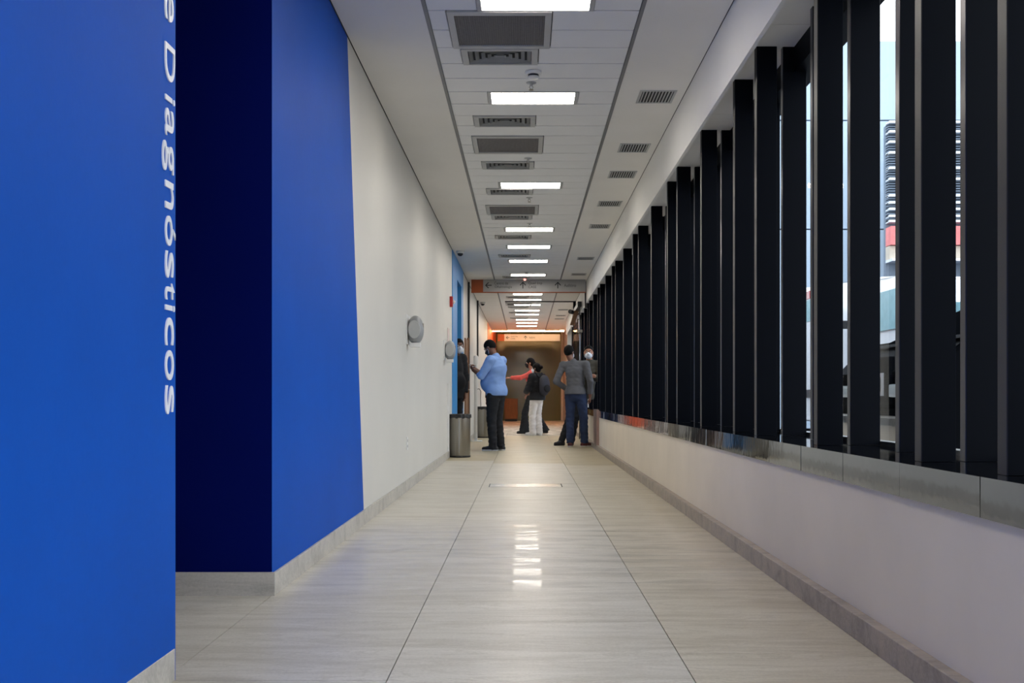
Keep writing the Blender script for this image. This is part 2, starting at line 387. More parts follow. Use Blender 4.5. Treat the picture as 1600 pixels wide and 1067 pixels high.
# bulkhead and recessed soffit above the louvres
bk = struct_empty('trim_3')
bm = bmesh.new(); add_box(bm, 1.163, 1.185, Y0, 30.7, EYE+1.80, CEIL); obj('bulkhead_face', bm, M['ceiling'], bk)
ys = [Y0, -1.2, 1.1, 3.3, 5.62, 7.4, 9.3, 11.4, 13.4, 15.5, 18, 21, 24.5, 28, 30.7]
for a, b in zip(ys, ys[1:]): box('soffit_board', M['ceiling'], bk, 1.185, 1.70, a+0.003, b-0.003, ZF, ZF+0.02)
box('soffit_cap', M['ceiling'], bk, 1.185, 1.75, Y0, 30.7, ZF+0.03, 3.2)
struct(box('trim_4', M['black'], None, 1.135, 1.19, 20.6, 20.68, 2.55, CEIL))
struct(box('wall_far_right', M['wall'], None, 1.45, 1.62, 30.7, 41.0, 0, 3.4))
struct(box('wall_far_return', M['wall'], None, 1.2, 1.62, 30.7, 30.8, 0, T))

# ------------------------------------------------------------------ ceiling
YC = 35.6
bm = bmesh.new()
add_box(bm, -4.1, 1.75, Y0, YC, CEIL+0.02, CEIL+0.15)
add_box(bm, -1.078, -0.578, Y0, YC, CEIL, CEIL+0.02); add_box(bm, 0.679, 1.158, Y0, YC, CEIL, CEIL+0.02)
add_box(bm, -4.1, -1.09, Y0, YC, CEIL, CEIL+0.02)
ce = struct(obj('ceiling', bm, M['ceiling']))
# far lifted ceiling behind the cove
cf = struct(box('ceiling', M['ceiling'], None, -1.3, 1.75, YC, 41.05, 3.36, 3.5))
struct(box('trim_5', M['ceiling'], None, -1.085, 1.45, YC, YC+0.02, CEIL+0.1, 3.36))
for nm, x0, x1 in (('edge_trim', -0.578, -0.556), ('edge_trim', 0.657, 0.679)):
    box(nm, M['trim'], ce, x0, x1, Y0, YC, CEIL-0.004, CEIL+0.02)
box('shadow_gap', M['gap'], ce, -1.085, -1.078, 4.67, YC, CEIL-0.001, CEIL+0.02)
box('shadow_gap', M['gap'], ce, 1.158, 1.163, Y0, 30.7, CEIL-0.001, CEIL+0.02)
TD = 0.3285; B0 = 6.207
lights = [-17, -8, -1, 5, 15, 24, 29, 34, 40]      # cell index: the cell starts at B0 + k*TD
lights_far = [51, 55, 59, 63.5, 68, 74, 78, 82]
returns = [0, 9, 19, 58]
diffs = [2, 7, 12, 16, 21, 26, 32, 41, 53, 61, 66, 72]
lights_all = [int(round(k)) for k in lights + lights_far]
occupied = {}
for k in lights_all: occupied[k] = (-0.272, 0.392)
for k in returns: occupied[k] = occupied[k+1] = (-0.452, 0.160)
for k in diffs:
    if k not in occupied: occupied[k] = (-0.408, 0.088)
tiles_cache = {}
def tile(x0, x1, y):
    key = (round(x0, 3), round(x1, 3))
    if key not in tiles_cache:
        bm = bmesh.new(); add_box(bm, 0.002, x1-x0-0.002, 0.0065, TD-0.0065, 0.0, 0.014)
        bmesh.ops.bevel(bm, geom=[e for e in bm.edges if max(v.co.z for v in e.verts) < 0.001], offset=0.002, segments=1, affect='EDGES')
        tiles_cache[key] = me_of('ceiling_tile', bm, M['tile'])
    link('ceiling_tile', tiles_cache[key], ce, (x0, y, CEIL + random.uniform(0.0, 0.0015)))
k = -25
while B0 + k*TD < YC-0.3:
    y = B0 + k*TD
    if k in occupied:
        a, b = occupied[k]; tile(-0.556, a, y); tile(b, 0.657, y)
    else: tile(-0.556, 0.657, y)
    k += 1
box('grid_backing', M['gap'], ce, -0.556, 0.657, Y0, YC, CEIL+0.0165, CEIL+0.02)
ORD = ['first', 'second', 'third', 'fourth', 'fifth', 'sixth', 'seventh', 'eighth', 'ninth', 'tenth', 'eleventh', 'twelfth', 'thirteenth', 'fourteenth', 'fifteenth', 'sixteenth']
# luminaires
def make_light():
    t = thing('ceiling_light', 'x', 'light', (0.06, 0, CEIL), 0, 'rectangular panel lights along the ceiling grid')
    bm = bmesh.new(); w, d = 0.330, TD/2-0.003
    add_box(bm, -w, w, -d, -d+0.010, -0.004, 0.014); add_box(bm, -w, w, d-0.010, d, -0.004, 0.014)
    add_box(bm, -w, -w+0.026, -d+0.010, d-0.010, -0.004, 0.014); add_box(bm, w-0.026, w, -d+0.010, d-0.010, -0.004, 0.014)
    obj('frame', bm, M['greypaint'], t)
    bm = bmesh.new(); add_box(bm, -w+0.026, w-0.026, -d+0.010, d-0.010, 0.0, 0.010); obj('diffuser', bm, M['lum'], t)
    return t
L0 = make_light(); first = True
vis = [k for k in lights_all if k >= -1]
for k in lights_all:
    y = B0 + (k+0.5)*TD
    o = L0 if first else dup(L0, (0.06, y, CEIL))
    o.location = (0.06, y, CEIL); first = False
    if k < -1: o['label'] = f'lit rectangular ceiling panel out of the frame above, {ORD[(-8, -17).index(k)]} back from the nearest visible one'
    elif k == -1: o['label'] = 'nearest and largest lit ceiling panel, cut by the top of the photo'
    elif k in (5, 15): o['label'] = ['lit ceiling panel just behind the smoke detector and first sprinkler', 'lit ceiling panel directly in front of a supply vent, third from the viewer'][k == 15]
    elif k < 45: o['label'] = f'small lit ceiling panel, {ORD[vis.index(k)]} from the viewer, in front of the near hanging sign'
    else: o['label'] = f'thin lit ceiling strip seen under the near hanging sign, {ORD[vis.index(k)-7]} of those from the sign'
# return air grilles
def make_return():
    t = thing('return_air_grille', 'x', 'vent', (0, 0, CEIL), 0, 'square filter grilles in the ceiling grid')
    bm = bmesh.new(); w, d = 0.302, TD-0.004
    for a in ((-w, w, -d, -d+0.055), (-w, w, d-0.05, d), (-w, -w+0.038, -d+0.055, d-0.05), (w-0.038, w, -d+0.055, d-0.05)):
        add_box(bm, a[0], a[1], a[2], a[3], -0.008, 0.014)
    obj('frame', bm, M['greypaint'], t)
    box('backing', M['dark'], t, -w+0.02, w-0.02, -d+0.03, d-0.03, 0.010, 0.014)
    bm = bmesh.new(); n = 40
    for i in range(n):
        x = -w+0.04 + (2*w-0.08)*(i+0.5)/n; add_box(bm, x-0.0042, x+0.0042, -d+0.055, d-0.05, 0.0, 0.004)
    for i in range(n):
        y = -d+0.058 + (2*d-0.11)*(i+0.5)/n; add_box(bm, -w+0.038, w-0.038, y-0.0042, y+0.0042, 0.0005, 0.0045)
    g = obj('filter_mesh', bm, M['mesh'], t); g['kind'] = 'stuff'
    return t
R0 = make_return(); vr = [k for k in returns if k >= 0]
for i, k in enumerate(returns):
    o = R0 if i == 0 else dup(R0, (0, 0, 0)); o.location = (-0.146, B0 + (k+1)*TD, CEIL)
    if k < 0: o['label'] = 'grey filter grille in the ceiling behind the viewer, out of the frame'
    else: o['label'] = ['largest dark filter grille, just behind the nearest ceiling light', 'dark filter grille between the second and third ceiling lights',
                        'dark filter grille in front of the fourth ceiling light', 'far dark filter grille seen under the near hanging sign'][vr.index(k)]
# four-way supply diffusers: nested sloping rings
def make_diff():
    t = thing('air_diffuser', 'x', 'vent', (0, 0, CEIL), 0, 'four-way supply diffusers in the ceiling grid')
    w, d = 0.244, TD/2-0.004
    bm = bmesh.new()
    for a in ((-w, w, -d, -d+0.035), (-w, w, d-0.02, d), (-w, -w+0.04, -d+0.035, d-0.02), (w-0.04, w, -d+0.035, d-0.02)):
        add_box(bm, a[0], a[1], a[2], a[3], -0.010, 0.014)
    obj('frame', bm, M['greypaint'], t)
    box('backing', M['dark'], t, -w+0.03, w-0.03, -d+0.02, d-0.02, 0.011, 0.015)
    n = 5
    for i in range(n):
        ox, oy = (w-0.045)*(1-i/n), (d-0.03)*(1-i/n*0.96); ix, iy = ox-0.024, max(oy-0.018, 0.003)
        bm = bmesh.new()
        o_ = [bm.verts.new((sx_*ox, sy_*oy, -0.006)) for sx_, sy_ in ((-1,-1),(1,-1),(1,1),(-1,1))]
        i_ = [bm.verts.new((sx_*ix, sy_*iy, 0.008)) for sx_, sy_ in ((-1,-1),(1,-1),(1,1),(-1,1))]
        for q in range(4): bm.faces.new((o_[q], o_[(q+1) % 4], i_[(q+1) % 4], i_[q]))
        bmesh.ops.solidify(bm, geom=list(bm.faces), thickness=0.002)
        obj('blade', bm, M['greypaint'], t)
    box('centre_plate', M['greypaint'], t, -0.028, 0.028, -0.006, 0.006, -0.004, 0.006)
    return t
D0 = make_diff(); vd = [k for k in diffs if k >= 2]
dlab = ['nearest supply diffuser, right behind the largest filter grille', 'supply diffuser just behind the second ceiling light', 'supply diffuser just behind the second sprinkler',
        'supply diffuser tucked right behind the third ceiling light', 'supply diffuser right behind the third filter grille', 'supply diffuser just behind the fourth ceiling light',
        'supply diffuser just behind the fifth ceiling light', 'supply diffuser just in front of the near hanging sign']
for i, k in enumerate(diffs):
    o = D0 if i == 0 else dup(D0, (0, 0, 0)); o.location = (-0.160, B0 + (k+0.5)*TD, CEIL)
    if k < 2: o['label'] = 'supply diffuser in the ceiling behind the viewer, out of the frame'
    else:
        j = vd.index(k); o['label'] = dlab[j] if j < 8 else f'faint thin supply diffuser seen under the near hanging sign, {ORD[j-8]} from the sign'
# slatted grilles in the right plaster strip
def make_slot():
    t = thing('slatted_grille', 'x', 'vent', (0, 0, CEIL), 0, 'slatted grilles in the right ceiling strip')
    w, d = 0.133, 0.165
    bm = bmesh.new()
    for a in ((-w, w, -d, -d+0.018), (-w, w, d-0.018, d), (-w, -w+0.018, -d+0.018, d-0.018), (w-0.018, w, -d+0.018, d-0.018)):
        add_box(bm, a[0], a[1], a[2], a[3], -0.006, 0.0)
    obj('frame', bm, M['greypaint'], t)
    box('backing', M['dark'], t, -w+0.016, w-0.016, -d+0.016, d-0.016, -0.0015, -0.0003)
    bm = bmesh.new(); add_box(bm, -0.004, 0.004, -d+0.018, d-0.018, -0.007, -0.001)
    sm = me_of('slat', bm, M['greypaint'])
    for i in range(10): link('slat', sm, t, (-w+0.018 + (2*w-0.036)*(i+0.5)/10, 0, 0))
    return t
S0 = make_slot()
sl = [5.2, 7.97, 9.6, 10.74, 12.35, 13.98, 17.2, 19.4, 27.2, 29.1, 30.3]
n_ = 0
for i, y in enumerate(sl):
    o = S0 if i == 0 else dup(S0, (0, 0, 0)); o.location = (0.962, y, CEIL)
    if y < 6: o['label'] = 'slatted grille in the right ceiling strip, out of the frame above'
    elif y < 20: o['label'] = f'small slatted grille in the right ceiling strip, {ORD[n_]} from the viewer'; n_ += 1
    else: o['label'] = f'faint slatted grille on the right seen under the near hanging sign, {ORD[n_-7]} from the sign'; n_ += 1
# smoke detector, sprinklers
t = thing('smoke_detector', 'white round smoke detector on the ceiling in front of the second light', 'smoke detector', (0.058, 7.36, CEIL))
bm = bmesh.new(); add_lathe(bm, [(0.055, 0), (0.055, -0.014), (0.048, -0.022)]); obj('base', bm, M['white'], t)
bm = bmesh.new(); add_lathe(bm, [(0.036, -0.022), (0.036, -0.034)]); obj('sensor_gap', bm, M['black'], t)
bm = bmesh.new(); add_lathe(bm, [(0.040, -0.034), (0.036, -0.046), (0.012, -0.050)]); obj('cap', bm, M['white'], t)
def make_spr():
    t = thing('sprinkler', 'x', 'sprinkler', (0, 0, CEIL), 0, 'fire sprinklers hanging from the ceiling')
    bm = bmesh.new(); add_lathe(bm, [(0.036, 0), (0.034, -0.004), (0.012, -0.006), (0.010, -0.022)], 20); obj('escutcheon', bm, M['greypaint'], t)
    bm = bmesh.new(); add_tube(bm, [(-0.008, 0, -0.02), (-0.014, 0, -0.035), (0, 0, -0.05)], 0.0025, 6); add_tube(bm, [(0.008, 0, -0.02), (0.014, 0, -0.035), (0, 0, -0.05)], 0.0025, 6); obj('yoke', bm, M['steel'], t)
    bm = bmesh.new(); add_lathe(bm, [(0.017, -0.050), (0.017, -0.053)], 16); obj('deflector', bm, M['steel'], t)
    return t
P0 = make_spr()
for i, (x, y, lab) in enumerate([(0.045, 7.62, 'nearest sprinkler, between the smoke detector and the second light'), (0.03, 10.02, 'sprinkler just behind the second filter grille'),
                                 (0.05, 11.98, 'sprinkler just behind the third ceiling light'), (0.06, 13.75, 'sprinkler just in front of the fourth ceiling light'),
                                 (0.03, 19.1, 'small sprinkler in front of the seventh light, above a red glow')]):
    o = P0 if i == 0 else dup(P0, (0, 0, 0)); o.location = (x, y, CEIL); o['label'] = lab
t = thing('indicator_lamp', 'tiny red indicator lamp hanging over the middle of the near sign', 'indicator', (0.0, 19.9, CEIL))
bm = bmesh.new(); add_lathe(bm, [(0.03, 0), (0.03, -0.03)], 16); obj('base', bm, M['white'], t)
bm = bmesh.new(); add_lathe(bm, [(0.026, -0.03), (0.022, -0.05), (0.008, -0.06)], 16); obj('lens', bm, M['led'], t)
# dome cameras
def make_dome(loc, lab):
    t = thing('dome_camera', lab, 'camera', loc, 0, 'dome cameras by the left wall')
    bm = bmesh.new(); add_lathe(bm, [(0.06, 0), (0.06, -0.03), (0.05, -0.035)], 24); obj('base', bm, M['white'], t)
    bm = bmesh.new(); add_lathe(bm, [(0.042, -0.035), (0.040, -0.055), (0.026, -0.072), (0.006, -0.078)], 24); obj('dome', bm, M['black'], t)
make_dome((-0.97, 16.35, CEIL), 'dark dome camera on the ceiling beside the azure portal')
make_dome((-0.97, 25.1, CEIL), 'far dark dome camera on the ceiling seen under the near hanging sign')
# cove light at the end of the ceiling
cv = tag(box('cove_light', M['neon'], None, -1.06, 1.29, YC+0.03, YC+0.07, CEIL-0.03, CEIL+0.02), 'glowing warm orange light strip across the far end of the ceiling', 'light')

M['spot'] = emit('downlight_lens', (1.0, 0.82, 0.6, 1), 50.0)
for i, x in enumerate((-0.55, 0.62)):
    t = thing('downlight', ['left', 'right'][i] + ' small round downlight in the lifted far ceiling above the far sign', 'light', (x, 38.6, 3.36), 0, 'downlights before the end wall')
    bm = bmesh.new(); add_lathe(bm, [(0.095, 0), (0.095, -0.008), (0.07, -0.010), (0.07, -0.002)], 24, capends=False); obj('trim_ring', bm, M['white'], t)
    bm = bmesh.new(); add_lathe(bm, [(0.07, -0.001), (0.07, -0.004)], 24); obj('lens', bm, M['spot'], t)

# ------------------------------------------------------------------ hanging signs
def arrow(bm, cx, cz, s, kind, y):
    def bar(p, q, w):
        p = Vector(p); q = Vector(q); d = (q-p).normalized(); n = Vector((-d.y, d.x))*w/2
        c = [p-n, q-n, q+n, p+n]
        lo = [bm.verts.new((a.x, y, a.y)) for a in c]; hi = [bm.verts.new((a.x, y-0.002, a.y)) for a in c]
        bm.faces.new(lo); bm.faces.new(hi)
        for i in range(4): bm.faces.new((lo[i], lo[(i+1) % 4], hi[(i+1) % 4], hi[i]))
    w = s*0.17
    if kind == 'up':
        bar((cx, cz-s*0.55), (cx, cz+s*0.5), w); bar((cx-s*0.5, cz), (cx+0.02*s, cz+s*0.55), w); bar((cx+s*0.5, cz), (cx-0.02*s, cz+s*0.55), w)
    else:
        bar((cx+s*0.55, cz), (cx-s*0.5, cz), w); bar((cx, cz-s*0.5), (cx-s*0.55, cz+0.02*s), w); bar((cx, cz+s*0.5), (cx-s*0.55, cz-0.02*s), w)
def sx_(px, D): return (px-820)/1700*D
D = 20.3
t = thing('hanging_sign', 'near long grey direction sign with three arrows hanging across the corridor', 'sign', (0, D, 0))
z0, z1 = EYE+165/1700*D, CEIL-0.001
box('orange_block', M['signorange'], t, sx_(736.5, D), sx_(755, D), -0.03, 0.03, z0+0.01, z1)
box('sign_panel', M['signgrey'], t, sx_(755, D), sx_(915, D), -0.03, 0.03, z0+0.01, z1)
box('bottom_edge', M['signorange'], t, sx_(736.5, D), sx_(915, D), -0.028, 0.028, z0-0.006, z0+0.01)
bm = bmesh.new(); zc = EYE+(622-446)/1700*D
for px, kind in ((763.5, 'left'), (817, 'up'), (871.5, 'up')): arrow(bm, sx_(px, D), zc, 0.105, kind, -0.0305)
obj('arrow', bm, M['ink'], t)
def sign_text(body, px0, px1, py0, py1, D, t, yl):
    z = EYE+(622-py1)/1700*D
    fit_text('lettering', body, M['ink'], t, (sx_(px0, D), yl, z), (1, 0, 0), (0, 0, 1), sx_(px1, D)-sx_(px0, D), (py1-py0)/1700*D, 0.0015)
sign_text('Centro de', 772.5, 794, 440.5, 444.8, D, t, -0.0305)
sign_text('Oftalmologia', 773, 800, 446.5, 451.2, D, t, -0.0305)
sign_text('Quad Imp', 825.5, 847, 440.5, 445.6, D, t, -0.0305)
sign_text('CASE', 825.5, 838, 446.7, 450.4, D, t, -0.0305)
sign_text('Auditório', 881.5, 900, 443.5, 448.5, D, t, -0.0305)
D = 37.0
t = thing('hanging_sign', 'far smaller direction sign with orange end hanging before the olive end wall', 'sign', (0, D, 0))
z0, z1 = EYE+(622-532.8)/1700*D, EYE+(622-522.2)/1700*D
box('orange_block', M['signorange'], t, sx_(777.5, D), sx_(788, D), -0.03, 0.03, z0, z1)
box('sign_panel', mat('far_sign_panel', srgb(192, 192, 204), 0.5, var=0.02), t, sx_(788, D), sx_(875, D), -0.03, 0.03, z0, z1)
bm = bmesh.new(); arrow(bm, sx_(793.5, D), (z0+z1)/2, 0.10, 'left', -0.0305); arrow(bm, sx_(821, D), (z0+z1)/2, 0.10, 'up', -0.0305); obj('arrow', bm, M['ink'], t)
sign_text('Quad Imp', 798, 809, 524.6, 527, D, t, -0.0305); sign_text('CASE', 798, 805, 528, 530, D, t, -0.0305); sign_text('Auditório', 827, 836, 525.8, 528.6, D, t, -0.0305)
for px in (797, 848):
    bm = bmesh.new(); add_tube(bm, [(sx_(px, D), 0, z1), (sx_(px, D), 0, 3.36)], 0.012, 8); obj('hanger_rod', bm, M['steel'], t)

# ------------------------------------------------------------------ letters on the near blue wall
t = thing('wall_lettering', 'white letters running down the near blue wall, reading e Diagnósticos', 'lettering', (-1.05, 0, 0))
def yy(px): return 1.05*1700/(820-px)
Lz = [('e', 256.3, 269.5, -14, 34), ('D', 256.6, 271.6, 71, 128), ('i', 257, 271.6, 151.5, 161), ('a', 257, 269.8, 171, 214), ('g', 252.3, 269.8, 222, 269),
      ('n', 257, 269.5, 284, 327), ('ó', 257, 272.3, 338, 385), ('s', 257, 269.6, 393, 435), ('t', 257, 271.2, 442, 469), ('i', 257, 271.6, 476.5, 486),
      ('c', 257, 269.8, 496, 540), ('o', 257, 269.8, 547, 594), ('s', 257, 269.8, 602, 647)]
for ch, a, b, p0, p1 in Lz:
    Dm = yy((a+b)/2); zt = EYE+(622-p0)/1700*Dm; zb = EYE+(622-p1)/1700*Dm
    fit_text('letter', ch, M['letter'], t, (0.0, yy(a), zt), (0, 0, -1), (0, 1, 0), zt-zb, yy(b)-yy(a), 0.004)

# ------------------------------------------------------------------ things on and by the left wall
def make_disp(loc, lab):
    t = thing('roll_dispenser', lab, 'dispenser', loc, 0, 'round paper dispensers on the white wall')
    box('back_plate', M['white'], t, 0.0, 0.012, -0.14, 0.12, -0.135, 0.135, 0.004)
    bm = bmesh.new(); bmesh.ops.create_uvsphere(bm, u_segments=32, v_segments=20, radius=1.0)
    for v in bm.verts: v.co = Vector((0.075+v.co.x*0.078, v.co.y*0.11, v.co.z*0.133))
    for f in bm.faces: f.smooth = True
    obj('cover', bm, M['grey'], t)
    bm = bmesh.new(); add_tube(bm, [(0.075, -0.10, 0.0), (0.075, -0.117, 0.0)], 0.055, 24)
    for v in bm.verts: v.co.z *= 1.5
    obj('viewing_window', bm, M['greypaint'], t)
    box('chrome_catch', M['steel'], t, 0.135, 0.152, -0.03, 0.02, 0.02, 0.06, 0.003)
    box('outlet_slot', M['white'], t, 0.03, 0.12, -0.06, 0.06, -0.16, -0.12, 0.004)
make_disp((X, 10.05, 1.475), 'nearer round grey dispenser on the white wall')
make_disp((X, 14.7, 1.49), 'farther round dispenser on the white wall, above the first bin')
t = thing('power_outlet', 'white power outlet low on the white wall', 'outlet', (X, 10.0, 0.43))
box('cover_plate', M['white'], t, 0, 0.008, -0.04, 0.04, -0.06, 0.06, 0.002)
for z in (-0.025, 0.025): box('socket', M['grey'], t, 0.008, 0.010, -0.015, 0.015, z-0.012, z+0.012)
t = thing('alarm_sounder', 'red fire alarm sounder high on the wall beside the azure portal', 'fire alarm', (X, 15.75, 2.24))
box('housing', M['red'], t, 0, 0.045, -0.05, 0.05, -0.075, 0.075, 0.006)
bm = bmesh.new(); add_tube(bm, [(0.045, 0, 0), (0.075, 0, -0.01)], [0.03, 0.022], 16); obj('strobe_lens', bm, M['white'], t)
t = thing('alarm_call_point', 'red manual alarm call point low on the wall beside the portal', 'fire alarm', (X, 15.9, 1.535))
box('housing', M['red'], t, 0, 0.045, -0.05, 0.05, -0.065, 0.065, 0.005)
box('press_plate', M['white'], t, 0.045, 0.048, -0.025, 0.025, -0.03, 0.02)
t = thing('instruction_label', 'small white label with red edges above the farther dispenser', 'label', (X, 15.35, 1.74))
box('plate', M['white'], t, 0, 0.006, -0.10, 0.10, -0.09, 0.09); box('red_edge', M['red'], t, 0.006, 0.008, -0.10, -0.085, -0.09, 0.09); box('red_edge', M['red'], t, 0.006, 0.008, 0.085, 0.10, -0.09, 0.09)
t = thing('cable_trunking', 'white vertical cable box on the wall behind the first bin', 'conduit', (X, 15.2, 0.1))
box('cover', M['white'], t, 0, 0.03, -0.03, 0.03, 0.0, 0.95, 0.003)
# bins
def make_bin(loc, lab, zs=1.0):
    t = thing('waste_bin', lab, 'bin', loc, 0, 'steel bins along the left wall')
    h = 0.60*zs
    bm = bmesh.new(); add_lathe(bm, [(0.150, 0.02), (0.152, 0.03), (0.155, h-0.02), (0.155, h)], 40, sxy=(1, 0.92)); obj('body', bm, M['steel'], t)
    bm = bmesh.new(); add_lathe(bm, [(0.156, 0.0), (0.158, 0.022), (0.152, 0.026)], 40, sxy=(1, 0.92)); obj('base_ring', bm, M['black'], t)
    bm = bmesh.new(); add_lathe(bm, [(0.157, h-0.035), (0.163, h-0.03), (0.165, h), (0.160, h+0.015), (0.13, h+0.018), (0.125, h-0.01)], 40, sxy=(1, 0.92)); obj('rim', bm, M['black'], t)
    bm = bmesh.new(); n = 40; prev = None
    rings = []
    for r, z in ((0.125, h-0.012), (0.150, h+0.020), (0.168, h+0.012), (0.170, h-0.035)):
        rings.append([bm.verts.new(((r+0.004*math.sin(k*2.3)+0.003*math.sin(k*5.1))*math.cos(2*PI*k/n), 0.92*(r+0.004*math.sin(k*2.3))*math.sin(2*PI*k/n),
                      z + (0.014*math.sin(k*1.7) if z < h-0.03 else 0))) for k in range(n)])
    for a, b in zip(rings, rings[1:]):
        for k in range(n): bm.faces.new((a[k], a[(k+1) % n], b[(k+1) % n], b[k]))
    obj('bin_liner', bm, M['black'], t)
    bm = bmesh.new(); add_tube(bm, [(-0.155, -0.03, h-0.06), (-0.185, -0.03, h-0.03), (-0.185, -0.03, h-0.0), (-0.16, -0.03, h+0.01)], 0.010, 8); obj('side_handle', bm, M['black'], t)
    bm = bmesh.new(); add_box(bm, -0.045, 0.045, -0.185, -0.14, 0.004, 0.02); bevel(bm, 0.004, 1); obj('foot_pedal', bm, M['black'], t)
    bm = bmesh.new(); add_box(bm, -0.006, 0.006, -0.1455, -0.1435, 0.06, h-0.05); obj('body_seam', bm, M['grey'], t)
make_bin((-0.935, 15.62, 0), 'nearest steel waste bin with black rim, in front of the azure portal')
make_bin((-0.885, 23.3, 0), 'farther steel waste bin behind the man in the light blue shirt', 1.08)
t = thing('sanitiser_post', 'slim white post dispenser with a dangling cord beside the farther bin', 'dispenser', (-0.96, 21.3, 0))
bm = bmesh.new(); add_lathe(bm, [(0.13, 0), (0.13, 0.015), (0.03, 0.02)], 24); obj('base', bm, M['white'], t)
bm = bmesh.new(); add_lathe(bm, [(0.035, 0.02), (0.035, 1.5), (0.045, 1.52), (0.045, 1.66), (0.03, 1.68)], 20); obj('post', bm, M['white'], t)
bm = bmesh.new(); add_tube(bm, [(0.03, 0, 1.02), (0.07, -0.01, 1.03), (0.10, -0.01, 0.98), (0.095, -0.01, 0.85), (0.10, 0, 0.70), (0.05, 0, 0.60)], 0.006, 8); obj('cord', bm, M['black'], t)

# ------------------------------------------------------------------ things by the right wall and the glass doors
d3 = struct_empty('door_3')
box('door_rail', M['black'], d3, -0.45, 1.163, 24.78, 24.82, CEIL-0.022, CEIL)
box('door_post', M['fin'], d3, 1.10, 1.16, 24.7, 24.8, 0, CEIL-0.022)
box('glass_leaf', M['window'], d3, 1.103, 1.111, 22.0, 24.7, 0.03, 2.72)
bm = bmesh.new(); add_tube(bm, [(1.107, 22.0, 0.02), (1.107, 22.0, 2.74)], 0.014, 10); obj('edge_rod', bm, M['chrome'], d3)
box('door_closer', M['black'], d3, 1.07, 1.145, 22.0, 24.7, 2.70, 2.80)
for z in (2.18, 0.9): box('door_clamp', M['steel'], d3, 1.05, 1.165, 21.98, 22.05, z, z+0.05)
t = thing('bullet_camera', 'black bullet camera with a brown housing by the glass door head', 'camera', (1.12, 23.0, 2.55))
bm = bmesh.new(); add_tube(bm, [(-0.17, -0.1, 0.12), (-0.10, 0, 0.11)], 0.045, 16); obj('lens_barrel', bm, M['black'], t)
bm = bmesh.new(); add_box(bm, -0.12, -0.02, -0.05, 0.05, -0.16, 0.14); bevel(bm, 0.01, 1)
for v in bm.verts: v.co.x += v.co.z*0.3
obj('housing', bm, M['brownwood'], t)
bm = bmesh.new(); add_tube(bm, [(-0.02, 0, 0.05), (0.05, 0, 0.1)], 0.015, 8); obj('bracket', bm, M['black'], t)
t = thing('corner_guard', 'brownish metal strip standing on the low wall by the leaning men', 'trim', (1.157, 17.55, 0))
box('guard_plate', mat('brown_metal', srgb(150, 122, 112), 0.35, 0.4), t, 0.0, 0.04, 0, 0.75, 0.088, 0.66, 0.002)
t = thing('brown_cabinet', 'low brown cabinet standing against the olive end wall', 'cabinet', (-0.50, 40.1, 0))
box('body', M['brownwood'], t, -0.24, 0.24, -0.25, 0.25, 0.08, 0.80, 0.01)
box('top', M['brownwood'], t, -0.26, 0.26, -0.27, 0.27, 0.80, 0.83, 0.005)
box('plinth', M['black'], t, -0.22, 0.22, -0.23, 0.23, 0.0, 0.08)
box('door', M['brownwood'], t, -0.22, 0.22, -0.262, -0.25, 0.10, 0.78, 0.003)

# ------------------------------------------------------------------ outdoors, seen through the slits
struct(box('ground', M['asphalt'], None, 1.62, 60, -30, 80, -0.3, -0.05))
# pale blue building
t = thing('building', 'pale blue building wall beyond the parked vehicles, seen between the fins', 'building', (12, 30.0, 0))
zt = EYE + 555/1700*30
joints = [0, EYE + 262/1700*30, EYE + 431/1700*30, zt]
for z0, z1 in zip(joints, joints[1:]):
    for x0, x1 in ((-9, -3.5), (-3.5, 2.0), (2.0, 14)): box('facade_panel', M['facade'], t, x0+0.02, x1-0.02, -0.2, 0, z0+0.02, z1-0.02)
box('wall', M['slatgrey'], t, -9, 14, 0, 6, 0, zt-0.03)
# slatted building in front of its right part
D = 27.0
t = thing('building', 'grey slatted building with red awning, seen through the slit at the right', 'building', (0, D, 0))
xa = 570/1700*D
box('wall', M['slatgrey'], t, xa, xa+9, 0.3, 0.45, 0, EYE+430/1700*D)
for py in (190, 205, 221, 238, 262, 279, 305, 316, 326, 337, 345):
    z = EYE+(622-py)/1700*D; box('white_slat', M['vanwhite'], t, xa, xa+9, 0.0, 0.3, z-0.028, z+0.028)
for i in range(40):
    z = EYE+(622-345)/1700*D + i*0.062; box('grey_slat', M['slatgrey'], t, xa, xa+9, 0.1, 0.3, z, z+0.03)
box('awning', M['awning'], t, xa, xa+9, -0.1, 0.3, EYE+(622-383)/1700*D, EYE+(622-354)/1700*D)
box('beige_band', M['beige'], t, xa, xa+9, 0.0, 0.3, EYE+(622-405)/1700*D, EYE+(622-384)/1700*D)
box('white_ledge', M['vanwhite'], t, xa, xa+9, -0.2, 0.3, EYE+(622-409)/1700*D, EYE+(622-405)/1700*D)
